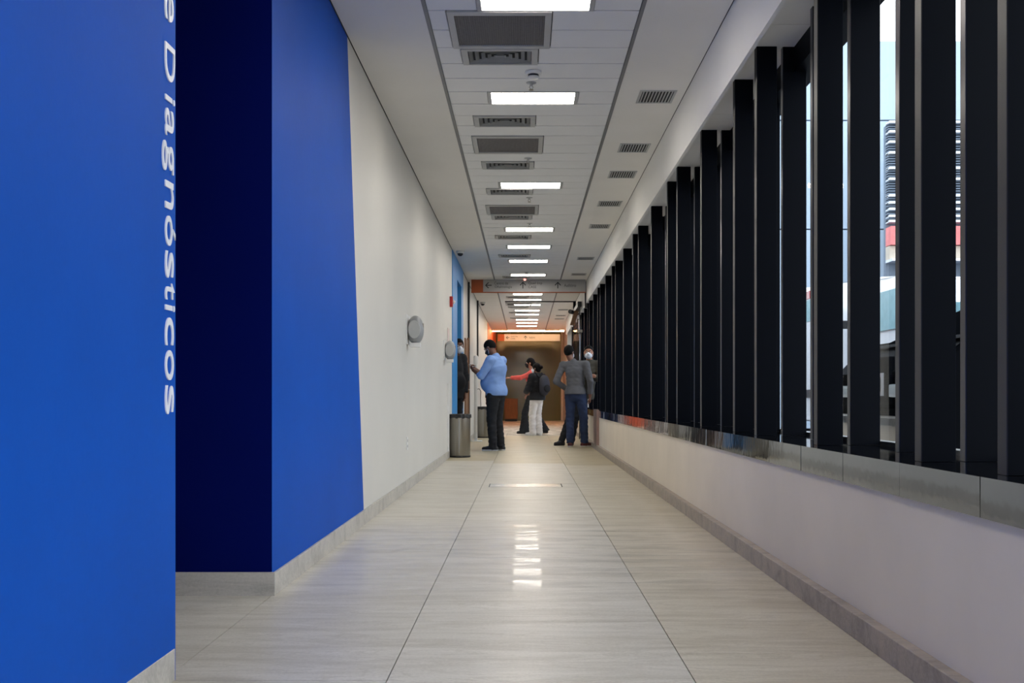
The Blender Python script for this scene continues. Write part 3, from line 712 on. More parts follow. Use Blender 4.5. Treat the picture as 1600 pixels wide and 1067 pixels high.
# vehicles: profile (along y) extruded over the width, cabin narrowed
def wheel(parent, x, y, r, w):
    bm = bmesh.new(); add_tube(bm, [(x-w/2, y, r-0.05), (x+w/2, y, r-0.05)], r, 28)
    o = obj('wheel', bm, M['tyre'], parent)
    bm = bmesh.new(); add_tube(bm, [(x-w/2-0.01, y, r-0.05), (x-w/2, y, r-0.05)], r*0.62, 20); obj('hub_cap', bm, M['steel'], o)
def profile_body(name, prof, x0, x1, m, parent, tuck=0.0, tz=1.1):
    bm = bmesh.new()
    a = [bm.verts.new((x0+(tuck if z > tz else 0), y, z)) for y, z in prof]; b = [bm.verts.new((x1-(tuck if z > tz else 0), y, z)) for y, z in prof]
    n = len(prof)
    for i in range(n): bm.faces.new((a[i], a[(i+1) % n], b[(i+1) % n], b[i]))
    bmesh.ops.triangulate(bm, faces=[bm.faces.new(a), bm.faces.new(list(reversed(b)))])
    bmesh.ops.remove_doubles(bm, verts=bm.verts, dist=1e-4)
    bmesh.ops.bevel(bm, geom=[e for e in bm.edges if len(e.link_faces) == 2 and e.calc_face_angle(0) > 0.3], offset=0.03, segments=2, affect='EDGES')
    for f in bm.faces: f.smooth = False
    return obj(name, bm, m, parent)
t = thing('van', 'white van parked beyond the dark car, seen through the slits', 'vehicle', (5.2, 13.6, 0))
profile_body('body', [(0.0, 0.45), (-0.1, 1.0), (0.4, 1.35), (0.95, 2.15), (1.3, 2.50), (2.1, 2.60), (6.5, 2.86), (6.6, 0.45)], 0, 1.95, M['vanwhite'], t, 0.0, 1.6)
prism_yz('side_window', [(0.95, 1.82), (2.45, 1.82), (2.45, 2.38), (1.35, 2.38)], -0.03, 0.01, M['carglass'], t)
bm = bmesh.new(); q = [(0.12, 0.40, 1.40), (1.83, 0.40, 1.40), (1.75, 0.91, 2.13), (0.2, 0.91, 2.13)]
bm.faces.new([bm.verts.new(p) for p in q]); bmesh.ops.solidify(bm, geom=list(bm.faces), thickness=0.02); obj('windscreen', bm, M['carglass'], t)
box('tail_light', M['taillight'], t, -0.02, 0.12, 6.2, 6.5, 2.66, 2.80)
box('rear_glass', M['carglass'], t, -0.015, 0.12, 6.1, 6.5, 2.25, 2.64)
box('mirror', M['black'], t, -0.16, -0.01, 3.7, 3.8, 1.95, 2.08, 0.02)
box('side_strip', M['black'], t, -0.03, 0.0, 0.3, 6.4, 0.85, 1.0)
for y in (0.85, 5.4): wheel(t, 0.1, y, 0.36, 0.24); wheel(t, 1.85, y, 0.36, 0.24)
t = thing('car', 'dark car nosing towards the window, light number plate seen through the widest slit', 'vehicle', (2.30, 7.75, 0), -PI/2)
profile_body('body', [(-0.05, 0.35), (-0.08, 1.0), (0.1, 1.18), (1.15, 1.34), (1.75, 1.95), (4.2, 1.97), (4.4, 1.3), (4.45, 0.35)], 0, 1.85, M['carblack'], t, 0.1, 1.5)
bm = bmesh.new()
for q in ([(0.12, 1.24, 1.47), (1.73, 1.24, 1.47), (1.65, 1.72, 1.90), (0.2, 1.72, 1.90)],): bm.faces.new([bm.verts.new((p[0], p[1]-0.02, p[2]+0.02)) for p in q])
bmesh.ops.solidify(bm, geom=list(bm.faces), thickness=0.01); obj('windscreen', bm, M['carglass'], t)
bm = bmesh.new()
for a, b in ((1.9, 2.8), (2.9, 3.9)): bm.faces.new([bm.verts.new(p) for p in ((0.02, a, 1.48), (0.02, b, 1.48), (0.09, b, 1.88), (0.09, a, 1.88))])
bmesh.ops.solidify(bm, geom=list(bm.faces), thickness=0.01); obj('side_window', bm, M['carglass'], t)
bm = bmesh.new(); add_tube(bm, [(0.35, 1.10, 1.46), (0.7, 1.30, 1.56)], 0.01, 6); add_tube(bm, [(1.1, 1.10, 1.46), (1.45, 1.30, 1.56)], 0.01, 6); obj('wiper', bm, M['steel'], t)
box('bumper', M['steel'], t, -0.02, 1.87, -0.25, -0.06, 0.55, 0.74, 0.05)
box('grille', M['carblack'], t, 0.65, 1.2, -0.11, -0.07, 0.78, 1.10, 0.01)
for x in (0.12, 1.22):
    box('head_light', M['headlight'], t, x, x+0.5, -0.12, -0.07, 0.85, 0.93, 0.02)
pl = box('number_plate', M['plate'], t, 0.72, 1.12, -0.122, -0.112, 0.86, 1.0)
fit_text('plate_lettering', 'HCS 51', M['ink'], pl, (0.75, -0.123, 0.885), (1, 0, 0), (0, 0, 1), 0.34, 0.09, 0.002)
for y in (0.85, 3.5): wheel(t, 0.1, y, 0.38, 0.24); wheel(t, 1.75, y, 0.38, 0.24)

# ------------------------------------------------------------------ people: distance fields meshed with surface nets
A = lambda *v: np.array(v, dtype=np.float64)
class Field:
    def __init__(s, lo, hi, h):
        s.h = h; s.lo = np.array(lo, float); s.n = np.ceil((np.array(hi, float)-s.lo)/h).astype(int)+1
        s.ax = [s.lo[i]+h*np.arange(s.n[i]) for i in range(3)]
        s.v = np.full(tuple(s.n), 0.2, np.float32)
    def sub(s, lo, hi):
        sl = []
        for i in range(3):
            a = int(max(0, math.floor((lo[i]-s.lo[i])/s.h))); b = int(min(s.n[i], math.ceil((hi[i]-s.lo[i])/s.h)+1))
            if b <= a: return None
            sl.append(slice(a, b))
        X_, Y_, Z_ = np.meshgrid(*(s.ax[i][sl[i]] for i in range(3)), indexing='ij')
        return tuple(sl), np.stack((X_, Y_, Z_), -1)
    def blend(s, sl, d, k):
        a = s.v[sl]; d = d.astype(np.float32)
        if k > 0:
            hh = np.clip(0.5+0.5*(a-d)/k, 0, 1); s.v[sl] = a*(1-hh)+d*hh - k*hh*(1-hh)
        else: s.v[sl] = np.minimum(a, d)
    def cap(s, a, b, ra, rb, k=0.02, flat=None, cut=None, wr=0.0):
        a = np.array(a, float); b = np.array(b, float); R = max(ra, rb)+k+0.03
        r = s.sub(np.minimum(a, b)-R, np.maximum(a, b)+R)
        if r is None: return
        sl, p = r
        ab = b-a; L2 = max(ab@ab, 1e-9); t = np.clip(((p-a)@ab)/L2, 0, 1)
        c = p-(a+t[..., None]*ab); rad = ra+(rb-ra)*t
        if flat is not None:
            n, f = flat; n = np.array(n, float)/np.linalg.norm(n); c = c+(c@n)[..., None]*(f-1)*n
        d = np.sqrt((c*c).sum(-1))-rad
        if wr: d = d+wr*(np.sin(p[..., 2]*55+p[..., 0]*23)*np.sin(p[..., 0]*31+p[..., 1]*37+p[..., 2]*17)+0.6*np.sin(p[..., 2]*95+p[..., 1]*40))
        if cut == 'end': d = np.maximum(d, (p-b)@(ab/math.sqrt(L2)))
        if cut == 'start': d = np.maximum(d, (a-p)@(ab/math.sqrt(L2)))
        s.blend(sl, d, k)
    def ell(s, c, r, R=None, k=0.02, sub=False):
        c = np.array(c, float); r = np.array(r, float); m = r.max()+k+0.03
        q = s.sub(c-m, c+m)
        if q is None: return
        sl, p = q
        p = p-c
        if R is not None: p = p@R            # to local axes (R columns = local axes)
        g = np.sqrt(((p/r)**2).sum(-1)); g2 = np.sqrt(((p/(r*r))**2).sum(-1))+1e-9
        d = g*(g-1)/g2
        if sub: s.v[sl] = np.maximum(s.v[sl], -d.astype(np.float32))
        else: s.blend(sl, d, k)
    def clip(s, n, off):                     # keep the side where n.p > off
        n = np.array(n, float); g = s.ax[0][:, None, None]*n[0]+s.ax[1][None, :, None]*n[1]+s.ax[2][None, None, :]*n[2]
        s.v = np.maximum(s.v, (off-g).astype(np.float32))
    def mesh(s, name, m):
        v = s.v; n = v.shape; ins = v < 0
        acc = np.zeros((n[0]-1, n[1]-1, n[2]-1, 3), np.float32); cnt = np.zeros((n[0]-1, n[1]-1, n[2]-1), np.float32)
        def ss(o): return tuple(slice(o[i], n[i]-1+o[i]) for i in range(3))
        for axis in range(3):
            o1, o2 = [i for i in range(3) if i != axis]
            for da in (0, 1):
                for db in (0, 1):
                    p0 = [0, 0, 0]; p0[o1] = da; p0[o2] = db; p1 = list(p0); p1[axis] = 1
                    a = v[ss(p0)]; b = v[ss(p1)]; x = (a < 0) != (b < 0)
                    t = np.where(x, a/np.where(np.abs(a-b) < 1e-9, 1, a-b), 0)
                    cnt += x; acc[..., axis] += np.where(x, t, 0)
                    acc[..., o1] += x*da; acc[..., o2] += x*db
        act = cnt > 0
        idx = np.full(act.shape, -1, np.int64); ids = np.argwhere(act); idx[act] = np.arange(len(ids))
        if len(ids) == 0: return None
        co = (ids+acc[act]/cnt[act][:, None])*s.h+s.lo
        quads = []
        for axis in range(3):
            o1, o2 = [(1, 2), (2, 0), (0, 1)][axis]
            s0 = [slice(0, n[i]-1) if i == axis else slice(1, n[i]-1) for i in range(3)]; s1 = list(s0); s1[axis] = slice(1, n[axis])
            a = ins[tuple(s0)]; b = ins[tuple(s1)]
            for pos in (True, False):
                e = np.argwhere((a & ~b) if pos else (~a & b))
                if len(e) == 0: continue
                base = e.copy(); base[:, o1] += 1; base[:, o2] += 1
                def at(d1, d2):
                    q = base.copy(); q[:, o1] += d1; q[:, o2] += d2; return idx[q[:, 0], q[:, 1], q[:, 2]]
                q = np.stack((at(-1, -1), at(0, -1), at(0, 0), at(-1, 0)), 1)
                quads.append(q if pos else q[:, ::-1])
        q = np.concatenate(quads)
        me = bpy.data.meshes.new(name); me.vertices.add(len(co)); me.vertices.foreach_set('co', co.astype(np.float32).ravel())
        me.loops.add(q.size); me.loops.foreach_set('vertex_index', q.astype(np.int32).ravel())
        me.polygons.add(len(q)); me.polygons.foreach_set('loop_start', np.arange(0, q.size, 4, dtype=np.int32)); me.polygons.foreach_set('loop_total', np.full(len(q), 4, np.int32))
        me.polygons.foreach_set('use_smooth', np.ones(len(q), bool))
        me.update(calc_edges=True); me.validate(); me.materials.append(m)
        return me

def rotm(yaw, pitch, roll=0.0):
    return np.array(Euler((pitch, roll, yaw), 'XYZ').to_matrix())
def person(label, loc, rz, S):
    """S: pose and clothes; local frame: forward +y, the figure's right hand +x, metres"""
    H = S.get('H', 1.75)/1.75
    J = dict(pelvis=A(0, 0, .95), waist=A(0, 0, 1.10), chest=A(0, 0, 1.30), neck=A(0, -.01, 1.475), head=A(0, .02, 1.625),
             shR=A(.175, -.01, 1.42), elR=A(.22, -.03, 1.12), wrR=A(.22, .05, .88), shL=A(-.175, -.01, 1.42), elL=A(-.22, -.03, 1.12), wrL=A(-.22, .05, .88),
             hipR=A(.085, 0, .92), knR=A(.095, .02, .50), anR=A(.10, -.02, .085), hipL=A(-.085, 0, .92), knL=A(-.095, .02, .50), anL=A(-.10, -.02, .085))
    J = {k: v*H for k, v in J.items()}
    J.update({k: A(*v) for k, v in S.get('J', {}).items()})
    w = S.get('w', 1.0); belly = S.get('belly', 0.0); fem = S.get('fem', False)
    RH = rotm(*S.get('look', (0, 0))); hc = J['head']; hs = 0.97 if fem else 1.0
    def hp(x, y, z): return hc + RH@(A(x, y, z)*hs)
    F = (0, 1, 0)
    lean = S.get('flatdir', F)
    pts = np.array(list(J.values())); lo = pts.min(0)-.22; hi = pts.max(0)+.22; lo[2] = -0.02
    root = thing('person', label, 'person', loc, rz)
    skin = S['skin']
    foot = {s: A(math.sin(-S.get('foot'+s, (-.25 if s == 'R' else .25)))*1.0, math.cos(S.get('foot'+s, .25)), S.get('fz'+s, 0)) for s in 'RL'}
    # --- body
    f = Field(lo, hi, 0.0065)
    f.cap(J['pelvis'], J['waist'], .135*w, .115*w, .03, (lean, 1.3)); f.cap(J['waist'], J['chest'], .115*w, .135*w, .03, (lean, 1.3))
    f.cap(J['chest'], J['neck']-A(0, 0, .05), .13*w, .07, .04, (lean, 1.25))
    f.cap(J['shR'], J['shL'], .055, .055, .04)
    if belly: f.ell((J['waist']+J['pelvis'])/2+A(0, .05+belly*.4, .03), A(.15*w, .10+belly, .17), k=.05)
    if fem: f.ell(J['chest']+A(0, .07, -.02), (.12, .07, .07), k=.04)
    f.cap(J['neck']-A(0, 0, .03), hp(0, -.015, -.05), .056 if not fem else .047, .052 if not fem else .044, .02)
    for s in 'RL':
        f.cap(J['sh'+s], J['el'+s], .050*w, .040, .02); f.cap(J['el'+s], J['wr'+s], .041, .027, .01)
        f.cap(J['hip'+s], J['kn'+s], .085*w, .055, .03); f.cap(J['kn'+s], J['an'+s], .056, .036, .015)
        f.cap(J['an'+s]-A(0, 0, .03), J['an'+s]+foot[s]*.13-A(0, 0, .045), .036, .026, .02)
        # hand
        hd = S.get('hand'+s, {}); wr = J['wr'+s]; fa = wr-J['el'+s]; fa /= np.linalg.norm(fa)
        fd = A(*hd.get('dir', fa)); fd /= np.linalg.norm(fd)
        side = 1 if s == 'R' else -1
        pn = A(*hd.get('palm', (-side, 0, 0))); pn = pn-(pn@fd)*fd; pn /= np.linalg.norm(pn)+1e-9
        sd = np.cross(pn, fd)*side                       # towards the thumb
        if hd.get('flip'): sd = -sd
        f.cap(wr, wr+fd*.075, .030, .036, .012, (pn, 2.0))
        cu = hd.get('curl', 0.5)
        for i, (o, ln) in enumerate(((.027, .072), (.009, .080), (-.009, .075), (-.026, .058))):
            p = wr+fd*(.082-.004*abs(i-1))+sd*o; d = fd.copy(); ang = 0
            for seg, fr in enumerate((.45, .30, .25)):
                ang += cu*(.55, .8, .6)[seg]; d = fd*math.cos(ang)+pn*math.sin(ang); q = p+d*ln*fr
                f.cap(p, q, .0095, .0085, .003); p = q
        p = wr+fd*.025+sd*.028; q = p+(sd*.6+fd*.7+pn*.25)*.038; r = q+(fd*.85+pn*.4+sd*.1)*.030
        f.cap(p, q, .013, .011, .006); f.cap(q, r, .011, .009, .003)
    # head
    HR = RH
    f.ell(hp(0, -.012, .025), A(.074, .093, .095)*hs, HR, .01); f.ell(hp(0, .022, -.045), A(.055, .066, .068)*hs, HR, .02)
    f.ell(hp(0, .052, -.088), A(.022, .022, .018)*hs, HR, .015)
    f.cap(hp(0, .083, .012), hp(0, .103, -.022), .008, .013, .008); f.cap(hp(-.03, .076, .03), hp(.03, .076, .03), .010, .010, .01)
    for s in (-1, 1):
        f.ell(hp(s*.030, .088, .012), A(.013, .012, .009), HR, 0, True)
        f.ell(hp(s*.076, -.008, -.005), A(.011, .020, .032)*hs, HR, .004); f.ell(hp(s*.034, .060, -.025), A(.022, .018, .018), HR, .012)
    f.cap(hp(-.018, .081, -.052), hp(.018, .081, -.052), .007, .007, .005)
    link('body', f.mesh('body', skin), root)
    for s in (-1, 1):
        bm = bmesh.new(); bmesh.ops.create_uvsphere(bm, u_segments=12, v_segments=8, radius=.0125)
        c = hp(s*.030, .077, .012)
        e = obj('eye', bm, M['eyewhite'], root, tuple(c))
        bm = bmesh.new(); bmesh.ops.create_uvsphere(bm, u_segments=10, v_segments=6, radius=.0065); ir = RH@A(0, .0085, 0); obj('iris', bm, M['hair'], e, tuple(ir))
    # --- hair
    g = Field(hc-.2, hc+.2, .006)
    g.ell(hp(0, -.016, .030), A(.083, .103, .105)*hs, HR, 0)
    if S.get('hair') == 'bun':
        nn = RH@A(0, -.78, 1.0); g.clip(nn, nn@hc-.035)
        g.ell(hp(0, -.06, -.02), A(.065, .055, .07), HR, .02); g.ell(hp(*S.get('bun', (0, -.135, .045))), A(.042, .038, .042), HR, .01)
    else:
        nn = RH@A(0, -.70, 1.0); g.clip(nn, nn@hc+S.get('hairline', .012))
    link('hair', g.mesh('hair', S.get('hairmat', M['hair'])), root)
    if S.get('brows', True):
        bm = bmesh.new()
        for s in (-1, 1): add_tube(bm, [tuple(hp(s*.014, .091, .034)), tuple(hp(s*.032, .089, .040)), tuple(hp(s*.048, .078, .034))], .0035, 6)
        obj('eyebrow', bm, M['hair'], root)
    if S.get('mask') is not None:
        g = Field(hc-.17, hc+.17, .005)
        g.ell(hp(0, .036, -.052), A(.064, .072, .066), HR, 0); g.cap(hp(0, .09, .0), hp(0, .106, -.028), .010, .019, .015)
        fw = RH@A(0, 1, 0); up = RH@A(0, 0, 1)
        g.clip(fw, fw@hc+.032); g.clip(-up, -(up@hc)-.008)
        mo = link('face_mask', g.mesh('face_mask', S['mask']), root)
        bm = bmesh.new()
        for s in (-1, 1):
            for zz in (-.02, -.085): add_tube(bm, [tuple(hp(s*.060, .045, zz)), tuple(hp(s*.074, .015, zz*.6)), tuple(hp(s*.082, -.012, .005)), tuple(hp(s*.080, -.028, .0))], .0028, 6)
        obj('ear_loop', bm, S.get('loop', S['mask']), mo)
    # --- trousers
    tr = S['trousers']; kw = tr.get('knee', .070); hw = tr.get('hem', .062)
    g = Field(lo, hi, 0.009)
    g.cap(J['pelvis']+A(0, 0, -.02), J['waist'], .148*w, .13*w, .03, (lean, 1.22), wr=.0015)
    if belly: g.ell((J['waist']+J['pelvis'])/2+A(0, .05+belly*.4, .02), A(.155*w, .105+belly, .16), k=.04)
    g.ell(J['pelvis']+A(0, -.045, -.05), (.135*w, .105, .12), k=.03)
    for s in 'RL':
        g.cap(J['hip'+s], J['kn'+s], .100*w, kw, .03, wr=.0025); e = J['an'+s]-A(0, 0, tr.get('low', .02))
        if tr.get('flare'):
            mid = (J['kn'+s]*.7+J['an'+s]*.3); g.cap(J['kn'+s], mid, kw, kw+.005, .02, wr=.002); g.cap(mid, e, kw+.005, hw, .02, wr=.003, cut='end')
        else: g.cap(J['kn'+s], e, kw, hw, .02, wr=.004, cut='end')
    g.clip((0, 0, -1), -(J['waist'][2]-.02)); g.clip((0, 0, 1), .012)
    link('trousers', g.mesh('trousers', tr['m']), root)
    # --- top garment
    tp = S['top']; g = Field(lo, hi, 0.009); th = tp.get('th', .0); hem = tp['hem']
    pl_ = J['pelvis'].copy(); pl_[2] = min(pl_[2], hem+.06) if hem < pl_[2] else pl_[2]
    g.cap(A(J['pelvis'][0], J['pelvis'][1], hem-.03), J['waist'], .158*w+th, .140*w+th, .03, (lean, 1.2), wr=.003)
    g.cap(J['waist'], J['chest'], .138*w+th, .152*w+th, .04, (lean, 1.2), wr=.003)
    g.cap(J['chest'], J['neck']-A(0, 0, .055), .148*w+th, .075+th, .05, (lean, 1.15), wr=.001)
    g.cap(J['shR'], J['shL'], .066+th, .066+th, .05)
    if belly: g.ell((J['waist']+J['pelvis'])/2+A(0, .05+belly*.4, .03), A(.165*w+th, .118+belly+th, .19), k=.05)
    if fem: g.ell(J['chest']+A(0, .075, -.02), (.125+th, .075+th, .075), k=.04)
    if hem < J['pelvis'][2]+.02:
        g.ell(J['pelvis']+A(0, -.05, -.03), (.152*w+th, .128+th, .15), k=.04); g.cap(J['hipR']*.9+J['hipL']*.1, J['hipL']*.9+J['hipR']*.1, .116*w+th, .116*w+th, .03)
    sv = tp.get('sleeve', .95)
    for s in 'RL':
        g.cap(J['sh'+s], J['el'+s], .064*w+th, .054*w+th, .025, wr=.003)
        e = J['el'+s]+(J['wr'+s]-J['el'+s])*sv
        g.cap(J['el'+s], e, .055+th, (.042 if sv > .6 else .054)+th, .015, wr=.002, cut='end')
    g.clip((0, 0, 1), hem)
    top = link(tp['name'], g.mesh(tp['name'], tp['m']), root)
    g = Field(J['neck']-.16, J['neck']+.16, .006)
    nd = hp(0, -.015, -.05)-J['neck']; nd /= np.linalg.norm(nd)
    g.cap(J['neck']-nd*.05, J['neck']+nd*tp.get('collar', .025), .082+th*.5, .066+th*.5, 0, cut='end')
    link('collar', g.mesh('collar', tp.get('mc', tp['m'])), top)
    if tp.get('buttons'):
        bm = bmesh.new()
        for i in range(6):
            z = J['neck'][2]-.08-i*.085; bmesh.ops.create_uvsphere(bm, u_segments=8, v_segments=6, radius=.006, matrix=Matrix.Translation((0, .158+belly*.9, z)))
        obj('button', bm, M['white'], top)
    if S.get('belt'):
        g = Field(lo, hi, .009); bz = S['belt']
        g.cap(J['pelvis'], J['waist'], .156*w, .156*w, 0, (lean, 1.18)); g.clip((0, 0, 1), bz-.018); g.clip((0, 0, -1), -(bz+.018))
        link('belt', g.mesh('belt', M['black']), root)
    # --- shoes
    for s in 'RL':
        an = J['an'+s]; fv = foot[s].copy(); base = an-A(0, 0, .085*H)
        yaw = fv.copy(); yaw /= np.linalg.norm(yaw)
        g = Field(an-.3, an+.3, .0065)
        heel = an-yaw*.045-A(0, 0, .045); toe = an+yaw*.155-A(0, 0, .052)
        g.cap(heel, toe, .042, .034, .01, (np.cross(yaw, A(0, 0, 1)), 1.05)); g.cap(an-A(0, 0, .045), an+A(0, 0, .02), .046, .045, .02)
        g.cap(an+yaw*.02-A(0, 0, .02), an+yaw*.10-A(0, 0, .05), .038, .034, .02)
        up_ = np.cross(np.cross(yaw, A(0, 0, 1)), yaw)
        g.clip(up_, up_@an-.072); sh = link('shoe', g.mesh('shoe', S['shoe']), root)
        g = Field(an-.3, an+.3, .006)
        g.cap(heel, toe, .049, .041, .01); g.clip(up_, up_@an-.084); g.clip(-up_, -(up_@an)+.064)
        link('sole', g.mesh('sole', S.get('sole', M['black'])), sh)
    return root, J, hp

M['eyewhite'] = mat('eye_white', srgb(225, 222, 216), 0.3)
M['hair'] = mat('black_hair', srgb(12, 10, 10), 0.7, var=0.3, scale=60, bump=0.2, bscale=150, spec=0.15)
sk_brown = mat('brown_skin', srgb(122, 82, 64), 0.5, var=0.06, scale=6)
sk_tan = mat('tan_skin', srgb(176, 124, 98), 0.5, var=0.06, scale=6)
sk_dark = mat('dark_skin', srgb(92, 62, 50), 0.5, var=0.06, scale=6)
mk_white = mat('white_mask_fabric', srgb(226, 230, 238), 0.8, var=0.03, bump=0.1)
mk_black = mat('black_mask_fabric', srgb(22, 22, 26), 0.8)
mk_grey = mat('dark_mask_fabric', srgb(50, 56, 68), 0.8)
f_blue = mat('light_blue_shirt_cotton', srgb(128, 160, 214), 0.85, var=0.06, scale=10, bump=0.25, bscale=25)
f_black = mat('black_cloth', srgb(22, 24, 30), 0.9, var=0.15, scale=10, bump=0.2, bscale=25)
f_navy = mat('dark_jacket_cloth', srgb(18, 19, 26), 0.85, var=0.15, scale=10, bump=0.2, bscale=25)
f_grey = mat('grey_knit', srgb(98, 98, 102), 0.95, var=0.07, scale=14, bump=0.3, bscale=90)
f_jeans = mat('blue_denim', srgb(38, 52, 84), 0.85, var=0.22, scale=7, bump=0.3, bscale=60)
f_olive = mat('olive_jacket_cloth', srgb(70, 66, 56), 0.85, var=0.15, scale=8, bump=0.3, bscale=30)
f_coral = mat('coral_jacket_cloth', srgb(222, 92, 84), 0.85, var=0.08, scale=8, bump=0.2, bscale=30)
f_white = mat('white_trouser_cloth', srgb(226, 222, 222), 0.85, var=0.05, scale=8, bump=0.2, bscale=30)
s_black = mat('black_shoe_canvas', srgb(26, 26, 32), 0.6); s_maroon = mat('maroon_shoe_suede', srgb(84, 38, 40), 0.7); s_white = mat('white_shoe_leather', srgb(220, 220, 222), 0.5)

# man in the light blue shirt, side-on, head bent over a phone
r, J, hp = person('heavy man in light blue shirt and black trousers, side-on, looking down at a phone', (-0.46, 17.5, 0), math.radians(62), dict(
    H=1.82, w=1.16, belly=.07, skin=sk_brown, look=(0.0, -.60), hairline=.0, hair='short', mask=mk_grey, loop=mk_white,
    J=dict(head=(0, .115, 1.655), neck=(0, .02, 1.52), chest=(0, -.01, 1.33), shR=(.195, 0, 1.455), shL=(-.195, 0, 1.455), elL=(-.25, .13, 1.20), elR=(.24, .16, 1.20),
           wrL=(-.10, .37, 1.30), wrR=(.05, .35, 1.28), knR=(.10, .03, .52), knL=(-.10, .03, .52), anR=(.12, -.02, .085), anL=(-.10, 0, .085)),
    handL=dict(dir=(.35, .6, .5), palm=(.7, -.5, .2), curl=.9), handR=dict(dir=(-.35, .6, .4), palm=(-.6, -.5, .4), curl=.8),
    top=dict(name='shirt', m=f_blue, hem=.885, sleeve=.25, collar=.03, buttons=True), trousers=dict(m=f_black, knee=.078, hem=.066), shoe=s_black, sole=mk_white))
Mx = Matrix.Translation((-0.46, 17.5, 0)) @ Matrix.Rotation(math.radians(62), 4, 'Z')
def held(root_m, p): return tuple(root_m @ Vector(p))
t = thing('phone', 'white phone held in both hands by the man in the blue shirt', 'phone', held(Mx, (-.01, .43, 1.375)), math.radians(62))
bm = bmesh.new(); add_box(bm, -.075, .075, -.036, .036, -.004, .004); bevel(bm, .003); o = obj('case', bm, M['white'], t); o.rotation_euler = (.5, 0, 0)
bm = bmesh.new(); add_box(bm, -.070, .070, -.032, .032, .0042, .005); o = obj('screen', bm, M['ink'], t); o.rotation_euler = (.5, 0, 0)

# man in the grey sweater, seen from behind
Gx, Gy, Gr = .88, 18.9, math.radians(-14)
person('man in grey sweater and blue jeans seen from behind, one arm bent', (Gx, Gy, 0), Gr, dict(
    H=1.78, w=1.06, skin=sk_brown, look=(-.35, 0), hairline=-.005, mask=mk_white,
    J=dict(pelvis=(.0, 0, .95), chest=(-.015, 0, 1.32), neck=(-.055, .0, 1.485), head=(-.115, .03, 1.64), shR=(.185, -.01, 1.43), shL=(-.215, -.01, 1.42), elL=(-.33, -.06, 1.14), wrL=(-.16, .16, .98),
           elR=(.27, -.04, 1.13), wrR=(.25, .03, .87), knL=(-.10, .02, .50), anL=(-.085, -.04, .085), knR=(.14, .03, .50), anR=(.15, .05, .085)),
    handR=dict(curl=.7), handL=dict(dir=(.5, .6, -.2), palm=(0, -1, 0), curl=.5), footR=-.6, footL=.15,
    top=dict(name='sweater', m=f_grey, hem=.915, sleeve=.93, collar=.02), trousers=dict(m=f_jeans, knee=.072, hem=.066), shoe=s_maroon, sole=M['white']))
Mx = Matrix.Translation((Gx, Gy, 0)) @ Matrix.Rotation(Gr, 4, 'Z')
t = thing('phone', 'light phone hanging in the right hand of the man in grey sweater', 'phone', held(Mx, (.215, .045, .76)), Gr)
bm = bmesh.new(); add_box(bm, -.004, .004, -.035, .035, -.075, .075); bevel(bm, .003); obj('case', bm, M['white'], t)
bm = bmesh.new(); add_box(bm, -.0052, -.0042, -.031, .031, -.07, .07); obj('screen', bm, M['ink'], t)

# masked man leaning on the sill, arms folded
person('man in dark olive jacket and white mask, arms folded, leaning on the right wall', (.93, 19.6, 0), math.radians(158), dict(
    H=1.80, w=1.0, skin=sk_tan, look=(.30, 0), hairline=.022, mask=mk_white,
    J=dict(pelvis=(-.10, -.12, .93), waist=(-.14, -.14, 1.10), chest=(-.20, -.13, 1.33), neck=(-.21, -.12, 1.51), head=(-.20, -.09, 1.665), hipR=(-.01, -.12, .90), hipL=(-.18, -.12, .90),
           shR=(-.02, -.12, 1.45), shL=(-.385, -.14, 1.45), elR=(.03, .02, 1.19), elL=(-.46, .0, 1.19), wrR=(-.25, .12, 1.23), wrL=(-.16, .10, 1.25),
           knR=(.08, .14, .50), anR=(.20, .25, .085), knL=(-.02, .10, .50), anL=(.02, .22, .085)),
    handR=dict(dir=(-1, .1, .1), palm=(0, -1, 0), curl=.4), handL=dict(dir=(1, .0, .1), palm=(0, -1, 0), curl=.4), footR=-.35,
    top=dict(name='jacket', m=f_olive, hem=.82, sleeve=.93, th=.012, collar=.03), trousers=dict(m=f_black, knee=.066, hem=.058), shoe=s_black))

# man leaning out of the azure doorway
person('man in black coat and white mask peering out of the azure doorway', (-1.19, 17.82, 0), math.radians(-150), dict(
    H=1.84, w=1.12, belly=.05, skin=sk_brown, look=(-.25, 0), hairline=.012, mask=mk_white,
    J=dict(head=(-.085, .08, 1.69), neck=(-.04, .02, 1.54), elL=(-.23, .0, 1.16), wrL=(-.20, .06, .92), elR=(.27, -.03, 1.16), wrR=(.26, .08, .92)),
    top=dict(name='coat', m=f_black, hem=.84, sleeve=.92, th=.015, collar=.02), trousers=dict(m=f_black), shoe=s_black))

# two women walking further back
person('woman in coral jacket and black flared trousers reaching out her arm', (.17, 25.4, 0), math.radians(78), dict(
    H=1.77, w=.86, fem=True, skin=sk_tan, hair='bun', bun=(0, -.12, -.01), mask=mk_black, look=(.1, 0),
    J=dict(head=(0, .05, 1.66), elL=(-.17, .24, 1.32), wrL=(-.15, .48, 1.32), shL=(-.15, 0, 1.42), shR=(.15, 0, 1.42), elR=(.19, .0, 1.14), wrR=(.17, .12, .95),
           knL=(-.08, .16, .50), anL=(-.09, .16, .10), knR=(.08, -.06, .50), anR=(.09, -.28, .11)),
    handL=dict(palm=(0, 0, -1), curl=.3), footL=.0, footR=0.0, top=dict(name='jacket', m=f_coral, hem=1.04, sleeve=.95, th=.004, collar=.03),
    trousers=dict(m=f_black, flare=True, knee=.072, hem=.135, low=.06), shoe=s_black))
W = (.27, 24.6, 0)
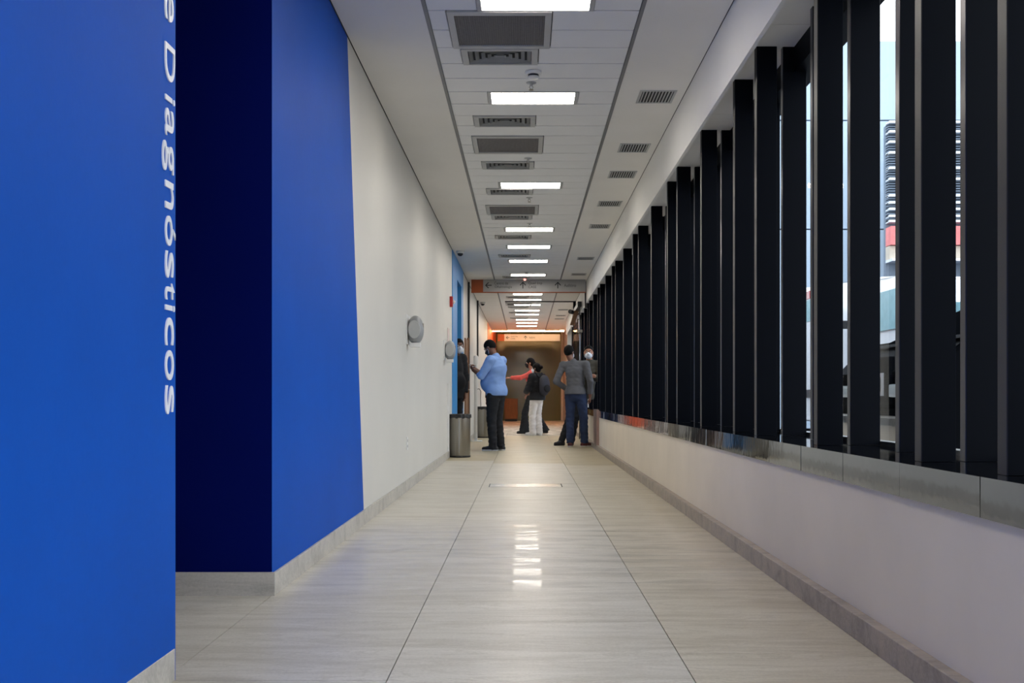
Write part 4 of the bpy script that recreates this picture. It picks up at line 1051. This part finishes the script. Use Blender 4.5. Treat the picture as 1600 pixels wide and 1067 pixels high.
person('woman in dark jacket and white trousers, wearing a backpack', W, math.radians(48), dict(
    H=1.63, w=1.0, fem=True, skin=sk_brown, hair='bun', mask=mk_white, look=(.25, 0), bun=(0, -.135, .03),
    J=dict(elL=(-.22, .06, 1.06), wrL=(-.12, .22, .98), elR=(.22, .05, 1.06), wrR=(.12, .22, .98), knL=(-.07, .08, .48), anL=(-.07, .06, .085), knR=(.08, .03, .48), anR=(.07, -.02, .085)),
    top=dict(name='jacket', m=f_navy, hem=.80, sleeve=.93, th=.022, collar=.03), trousers=dict(m=f_white, knee=.075, hem=.078, low=.04), shoe=s_white, sole=M['white']))
person('person in black trousers standing further back, hidden behind the blue-shirted man', (-.72, 26.4, 0), math.radians(20), dict(
    H=1.58, w=.92, skin=sk_brown, hairline=.0, top=dict(name='jacket', m=f_black, hem=.85, sleeve=.93, collar=.02),
    trousers=dict(m=f_black, knee=.072, hem=.068), shoe=s_black, sole=M['white']))
# backpack
t = thing('backpack', 'dark grey backpack on the back of the woman in white trousers', 'backpack', W, math.radians(48))
g = Field(A(-.24, -.42, .85), A(.24, 0, 1.45), .009)
g.ell((0, -.235, 1.14), (.15, .085, .22), k=.0); g.cap((0, -.22, 1.02), (0, -.22, 1.24), .125, .12, .03, ((0, 1, 0), 1.5)); link('bag', g.mesh('bag', f_navy if False else mat('backpack_nylon', srgb(44, 44, 56), 0.7, var=.12, bump=.2)), t)
g = Field(A(-.24, -.42, .85), A(.24, 0, 1.45), .009); g.ell((0, -.315, 1.06), (.10, .035, .09), k=0); link('front_pocket', g.mesh('front_pocket', f_black), t)
bm = bmesh.new()
for s in (-1, 1): add_tube(bm, [(s*.09, -.16, 1.30), (s*.11, -.06, 1.415), (s*.12, .07, 1.38), (s*.13, .125, 1.25), (s*.15, .05, 1.08), (s*.13, -.14, 1.0)], .016, 8)
obj('shoulder_strap', bm, f_black, t)
bm = bmesh.new(); add_tube(bm, [(-.03, -.22, 1.35), (-.02, -.23, 1.385), (.02, -.23, 1.385), (.03, -.22, 1.35)], .007, 6); obj('grab_handle', bm, f_black, t)
